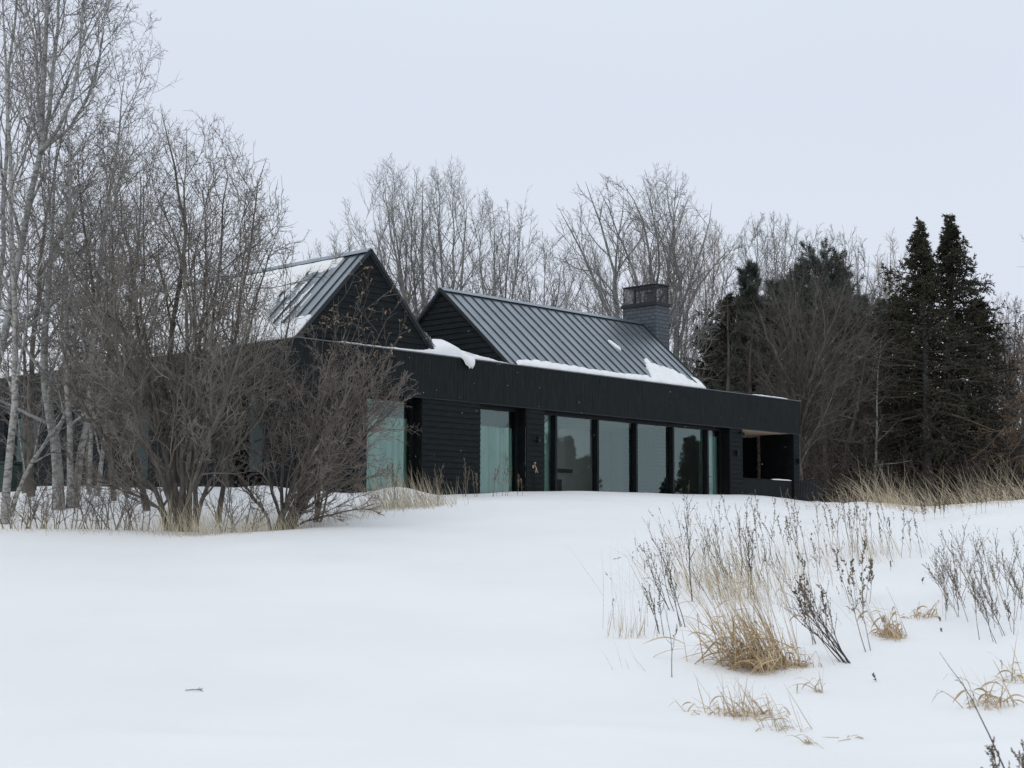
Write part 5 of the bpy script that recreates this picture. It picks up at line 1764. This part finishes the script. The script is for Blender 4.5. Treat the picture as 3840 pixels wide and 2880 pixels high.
# left part: finer weeds in front of the glazing
fine = [(2640, 2200), (2700, 2220), (2760, 2230), (2820, 2180), (2600, 2160), (2860, 2240), (2740, 2150)]
for i, (px, py) in enumerate(sorted(fine)):
    st = [(rv.normal(0, .22), rv.normal(0, .4), rv.uniform(.45, 1.0), rv.normal(-.25, .15), rv.normal(0, .08)) for _ in range(rv.randint(3, 6))]
    weed('dry_weed', spot(px, py), st, 780 + i, f'{ORD[i]} from the left of the fine twiggy weeds behind the golden clump', group='fine twiggy weeds behind the golden clump', rad=.0028, podsize=.9, side=10, sidelen=.22, mat='weed', pods=.7)
    grass_clump('grass_tuft', spot(px + 25, py + 25), 46, (.2, .3), .85, (-.30, 0), 800 + i, f'{ORD[i]} from the left of the slanting tufts behind the golden clump', 'grass', wid=.0028, group='slanting grass behind the golden clump', heads=5, jitter=.16)
weed('dry_weed', spot(2597, 2255), [(0, 0, 1.32, -.10, 0)], 820, 'tallest single weed, its seedy top reaching up to the windows', rad=.006, side=14, sidelen=.2, podsize=1.3, mat='weed_dark')
for i, (px, py, lx, ht, lab) in enumerate(((2520, 2290, -.45, .85, 'dark weed slanting left beside the thin straight reeds'), (2470, 2380, -.18, .55, 'short dark weed right of the thin straight reeds'), (2545, 2350, -.28, .95, 'slanting dark weed left of the golden clump'), (2810, 2250, 0.02, .85, 'upright dark weed at the right of the slanting grass'))):
    weed('dry_weed', spot(px, py), [(rv.normal(0, .04), rv.normal(0, .05), ht * rv.uniform(.75, 1), lx, 0) for _ in range(3)], 825 + i, lab, mat='weed_dark', rad=.0042, podsize=1.1, side=10, sidelen=.2)
grass_clump('grass_tuft', spot(2335, 2380), 17, (.09, .1), 1.05, (-.02, 0), 830, 'sparse thin straight reeds standing left of all the weeds', 'grass', wid=.0020, jitter=.08, droop=.02)
grass_clump('grass_tuft', spot(2365, 2395), 26, (.09, .07), .42, (.12, 0), 831, 'short grass bunch at the foot of the thin straight reeds', 'grass_gold', wid=.0026, jitter=.15)
grass_clump('grass_tuft', spot(2350, 2510), 5, (.08, .05), .45, (-.35, 0), 832, 'few lone grass stems in the snow below the thin straight reeds', 'weed', wid=.0020, jitter=.14)
weed('dry_weed', spot(2520, 2540), [(0, 0, .62, -.05, 0)], 833, 'bare forked twig standing alone left of the golden clump', mat='weed_dark', rad=.0038, side=5, sidelen=.25, pods=0)
# the big golden clump
cl = spot(2850, 2515)
grass_clump('grass_clump', cl, 170, (.17, .08), 1.12, (-.50, 0), 840, 'big golden grass clump bent to the left, largest of the right field', 'grass_gold', wid=.0042, jitter=.20, droop=.08, leafy=150, leafdroop=-.16, kink=.35)
grass_clump('grass_clump', spot(2880, 2495), 95, (.17, .08), 1.15, (-.42, 0), 842, 'long straight straw stems rising leftward out of the big golden clump', 'grass_gold', wid=.0034, jitter=.13, droop=.05)
grass_clump('grass_clump', spot(2980, 2505), 60, (.10, .06), .34, (.15, 0), 841, 'low golden blades at the right foot of the big golden clump', 'grass_gold', wid=.0046, jitter=.45, droop=.2, leafy=40, kink=.6)
# dark stems leaning left
ds = spot(3185, 2488)
weed('dark_stems', ds, [(rv.normal(0, .022), rv.normal(0, .03), rv.uniform(.65, 1.15), rv.uniform(-1.15, -.45), rv.normal(0, .12)) for _ in range(8)], 845, 'fan of dark stems leaning left from one root, right of the golden clump', mat='weed_dark', rad=.0058, side=11, sidelen=.26, podsize=1.1, pods=.6)
weed('dry_weed', spot(3075, 2420), [(rv.normal(0, .08), rv.normal(0, .06), rv.uniform(.6, .95), rv.normal(-.25, .12), 0) for _ in range(5)], 846, 'pod-headed weeds standing behind the fan of dark stems', rad=.0038, podsize=1.9, side=8, sidelen=.15)
weed('dry_weed', spot(3250, 2450), [(0, 0, .95, -.30, 0), (.05, .03, .75, -.12, 0)], 847, 'two slender weeds just right of the fan of dark stems', rad=.004, podsize=1.6, side=6, sidelen=.14)
weed('dry_weed', spot(3225, 2260), [(rv.normal(0, .1), rv.normal(0, .1), rv.uniform(.5, .75), rv.normal(.05, .1), 0) for _ in range(5)], 848, 'upright pod-headed weeds beyond the bent tan leaves', rad=.0036, podsize=2.0, side=6, sidelen=.13)
# loose straw wisps scattered over the right field
wisp = [(rv.uniform(2380, 3830), rv.uniform(2010, 2420)) for _ in range(16)] + [(rv.uniform(2420, 2700), rv.uniform(2050, 2300)) for _ in range(5)]
for i, (px, py) in enumerate(sorted(wisp)):
    grass_clump('grass_wisp', spot(px, py), 11, (.22, .25), rv.uniform(.5, .95), (rv.normal(-.32, .15), 0), 930 + i, f'{ORD[i]} from the left of the loose straw wisps scattered over the right field', 'grass_pale' if i % 2 else 'weed', wid=.0021, jitter=.22, droop=.10, group='loose straw wisps in the right field', heads=4, kink=.2)
# bent tan leaf clumps
grass_clump('grass_clump', spot(3360, 2395), 46, (.07, .06), .60, (-.35, 0), 850, 'tan grass with broad folded leaves right of the dark stems', 'grass_gold', wid=.0052, jitter=.20, droop=.1, leafy=40, kink=.6)
grass_clump('grass_clump', spot(3450, 2320), 20, (.10, .06), .48, (-.08, 0), 851, 'small arching tan leaves right of the broad folded grass', 'grass_gold', wid=.0046, jitter=.28, droop=.2, leafy=14, kink=.6)
# weeds on the far right
fr = [(3560, 2240), (3600, 2330), (3665, 2250), (3760, 2250), (3800, 2380), (3720, 2400), (3580, 2290), (3640, 2280), (3690, 2330), (3740, 2320), (3790, 2300), (3835, 2330), (3620, 2200), (3700, 2230), (3820, 2230)]
for i, (px, py) in enumerate(sorted(fr)):
    st = [(rv.normal(0, .16), rv.normal(0, .25), rv.uniform(.3, .85), rv.normal(-.22, .2), rv.normal(0, .08)) for _ in range(rv.randint(3, 6))]
    weed('dry_weed', spot(px, py), st, 860 + i, f'{ORD[i]} from the left of the brown weeds crowding the right edge', group='brown weeds at the right edge', rad=.0028, podsize=1.0, side=11, sidelen=.24, mat='weed' if i % 2 else 'weed_dark', pods=.7)
# front clumps
grass_clump('grass_clump', spot(2800, 2690), 80, (.16, .06), .46, (-.25, 0), 880, 'low broken grass clump nearest the bottom, below the golden clump', 'grass_gold', wid=.0038, jitter=.42, droop=.1, leafy=40, kink=.6)
grass_clump('grass_clump', spot(2960, 2740), 34, (.10, .05), .42, (-.42, 0), 881, 'slanting stubble at the right end of the low broken clump', 'grass', wid=.0030, jitter=.2, droop=.1, leafy=10, kink=.6)
grass_clump('grass_clump', spot(3040, 2790), 14, (.02, .03), .20, (.02, 0), 882, 'tiny tan sprout at the very end of the low broken clump', 'grass_gold', wid=.0040, jitter=.35, droop=.7)
grass_clump('grass_clump', spot(3075, 2600), 12, (.02, .02), .34, (-.02, 0), 883, 'curled tan leaf wisp below the fan of dark stems', 'grass_gold', wid=.0040, jitter=.18, droop=.9, leafy=8)
grass_clump('grass_clump', spot(3190, 2770), 7, (.05, .03), .30, (.1, 0), 884, 'star of single broad blades lying in the snow near the bottom', 'grass', wid=.0048, jitter=1.0, droop=.9)
grass_clump('grass_clump', spot(3720, 2660), 34, (.12, .06), .55, (-.35, 0), 885, 'tan grass bent into angles at the lower right edge', 'grass_gold', wid=.0046, jitter=.40, droop=.3, leafy=24, kink=.6)
grass_clump('grass_clump', spot(3820, 2560), 22, (.08, .08), .5, (-.15, 0), 886, 'tan grass leaning at the right edge above the angled grass', 'grass_gold', wid=.0040, jitter=.3, droop=.2, leafy=14, kink=.6)
L = at(3850, 2960, 9.6)
weed('dark_stems', (L[0], L[1], gz(L[0], L[1])), [(0, 0, 1.16, -.42, 0)], 890, 'single long dark stalk crossing the bottom right corner', mat='weed_dark', rad=.0055, side=2, sidelen=.06, pods=.12, podsize=1.2)
L = at(3835, 2990, 9.4)
weed('dry_weed', (L[0], L[1], gz(L[0], L[1])), [(-.03, 0, .52, -.18, 0), (.02, 0, .44, .02, 0), (0, .05, .40, -.4, 0), (.03, .02, .48, -.05, 0)], 891, 'dark seedy weed top in the bottom right corner', mat='weed_dark', seedmat='seed', rad=.0034, side=12, sidelen=.3, podsize=1.25, pods=1.6)
# stray sprigs in the snow
for i, (px, py, h_) in enumerate(((3290, 2560, .10), (3320, 2350, .12), (3520, 2330, .06), (3340, 2140, .14), (3460, 2190, .10), (3205, 2190, .10), (2520, 2420, .2), (3530, 2370, .05))):
    weed('sprig', spot(px, py), [(0, 0, h_, rv.normal(0, .3), 0)], 900 + i, f'tiny dry sprig poking from open snow', group='tiny sprigs in the snow', mat='weed_dark', rad=.0026, side=3, sidelen=.3, podsize=1.1)
b = MB()
q = np.array(spot(735, 2592))
b.tube([q + (-.09, 0, .008), q + (-.03, .01, .012), q + (.02, 0, .014), (q + (.05, .02, .018))], .004, 6)
b.tube([q + (.02, 0, .014), q + (.05, 0, .004), q + (.062, -.01, -.004)], .0035, 6)
b.tube([q + (.005, .02, .012), q + (.03, .015, .03)], .002, 5)
tag(b.build('fallen_twig', M['twig_grey']), 'lone grey twig lying on the open snow at the left', 'twig')

# ------------------------------------------------------------------ falling snow
rf = np.random.RandomState(8)
n = 900
Y = rf.uniform(9, 40, n)
px = rf.uniform(-100, 3940, n)
py = rf.uniform(-100, 2000, n)
C = np.array([at(a, b_, y) for a, b_, y in zip(px, py, Y)])
C = C[C[:, 2] > ground(C[:, 0], C[:, 1]) + .2]
s = rf.uniform(.0025, .0055, len(C)) * np.clip(C[:, 1] / 24, .45, 1)
ico = np.array([(1, 0, 0), (-1, 0, 0), (0, 1, 0), (0, -1, 0), (0, 0, 1), (0, 0, -1)], float)
T0 = np.array([(0, 2, 4), (2, 1, 4), (1, 3, 4), (3, 0, 4), (2, 0, 5), (1, 2, 5), (3, 1, 5), (0, 3, 5)])
V = C[:, None] + ico[None] * s[:, None, None] * rf.uniform(.5, 1.4, (len(C), 6, 1))
T = (np.arange(len(C))[:, None, None] * 6 + T0[None]).reshape(-1, 3)
o = link_mesh('falling_snow', np_mesh('falling_snow', V.reshape(-1, 3), None, M['roofsnow'], tris=T))
tag(o, 'light snowflakes drifting through the air in front of the house', 'snow', kind='stuff')
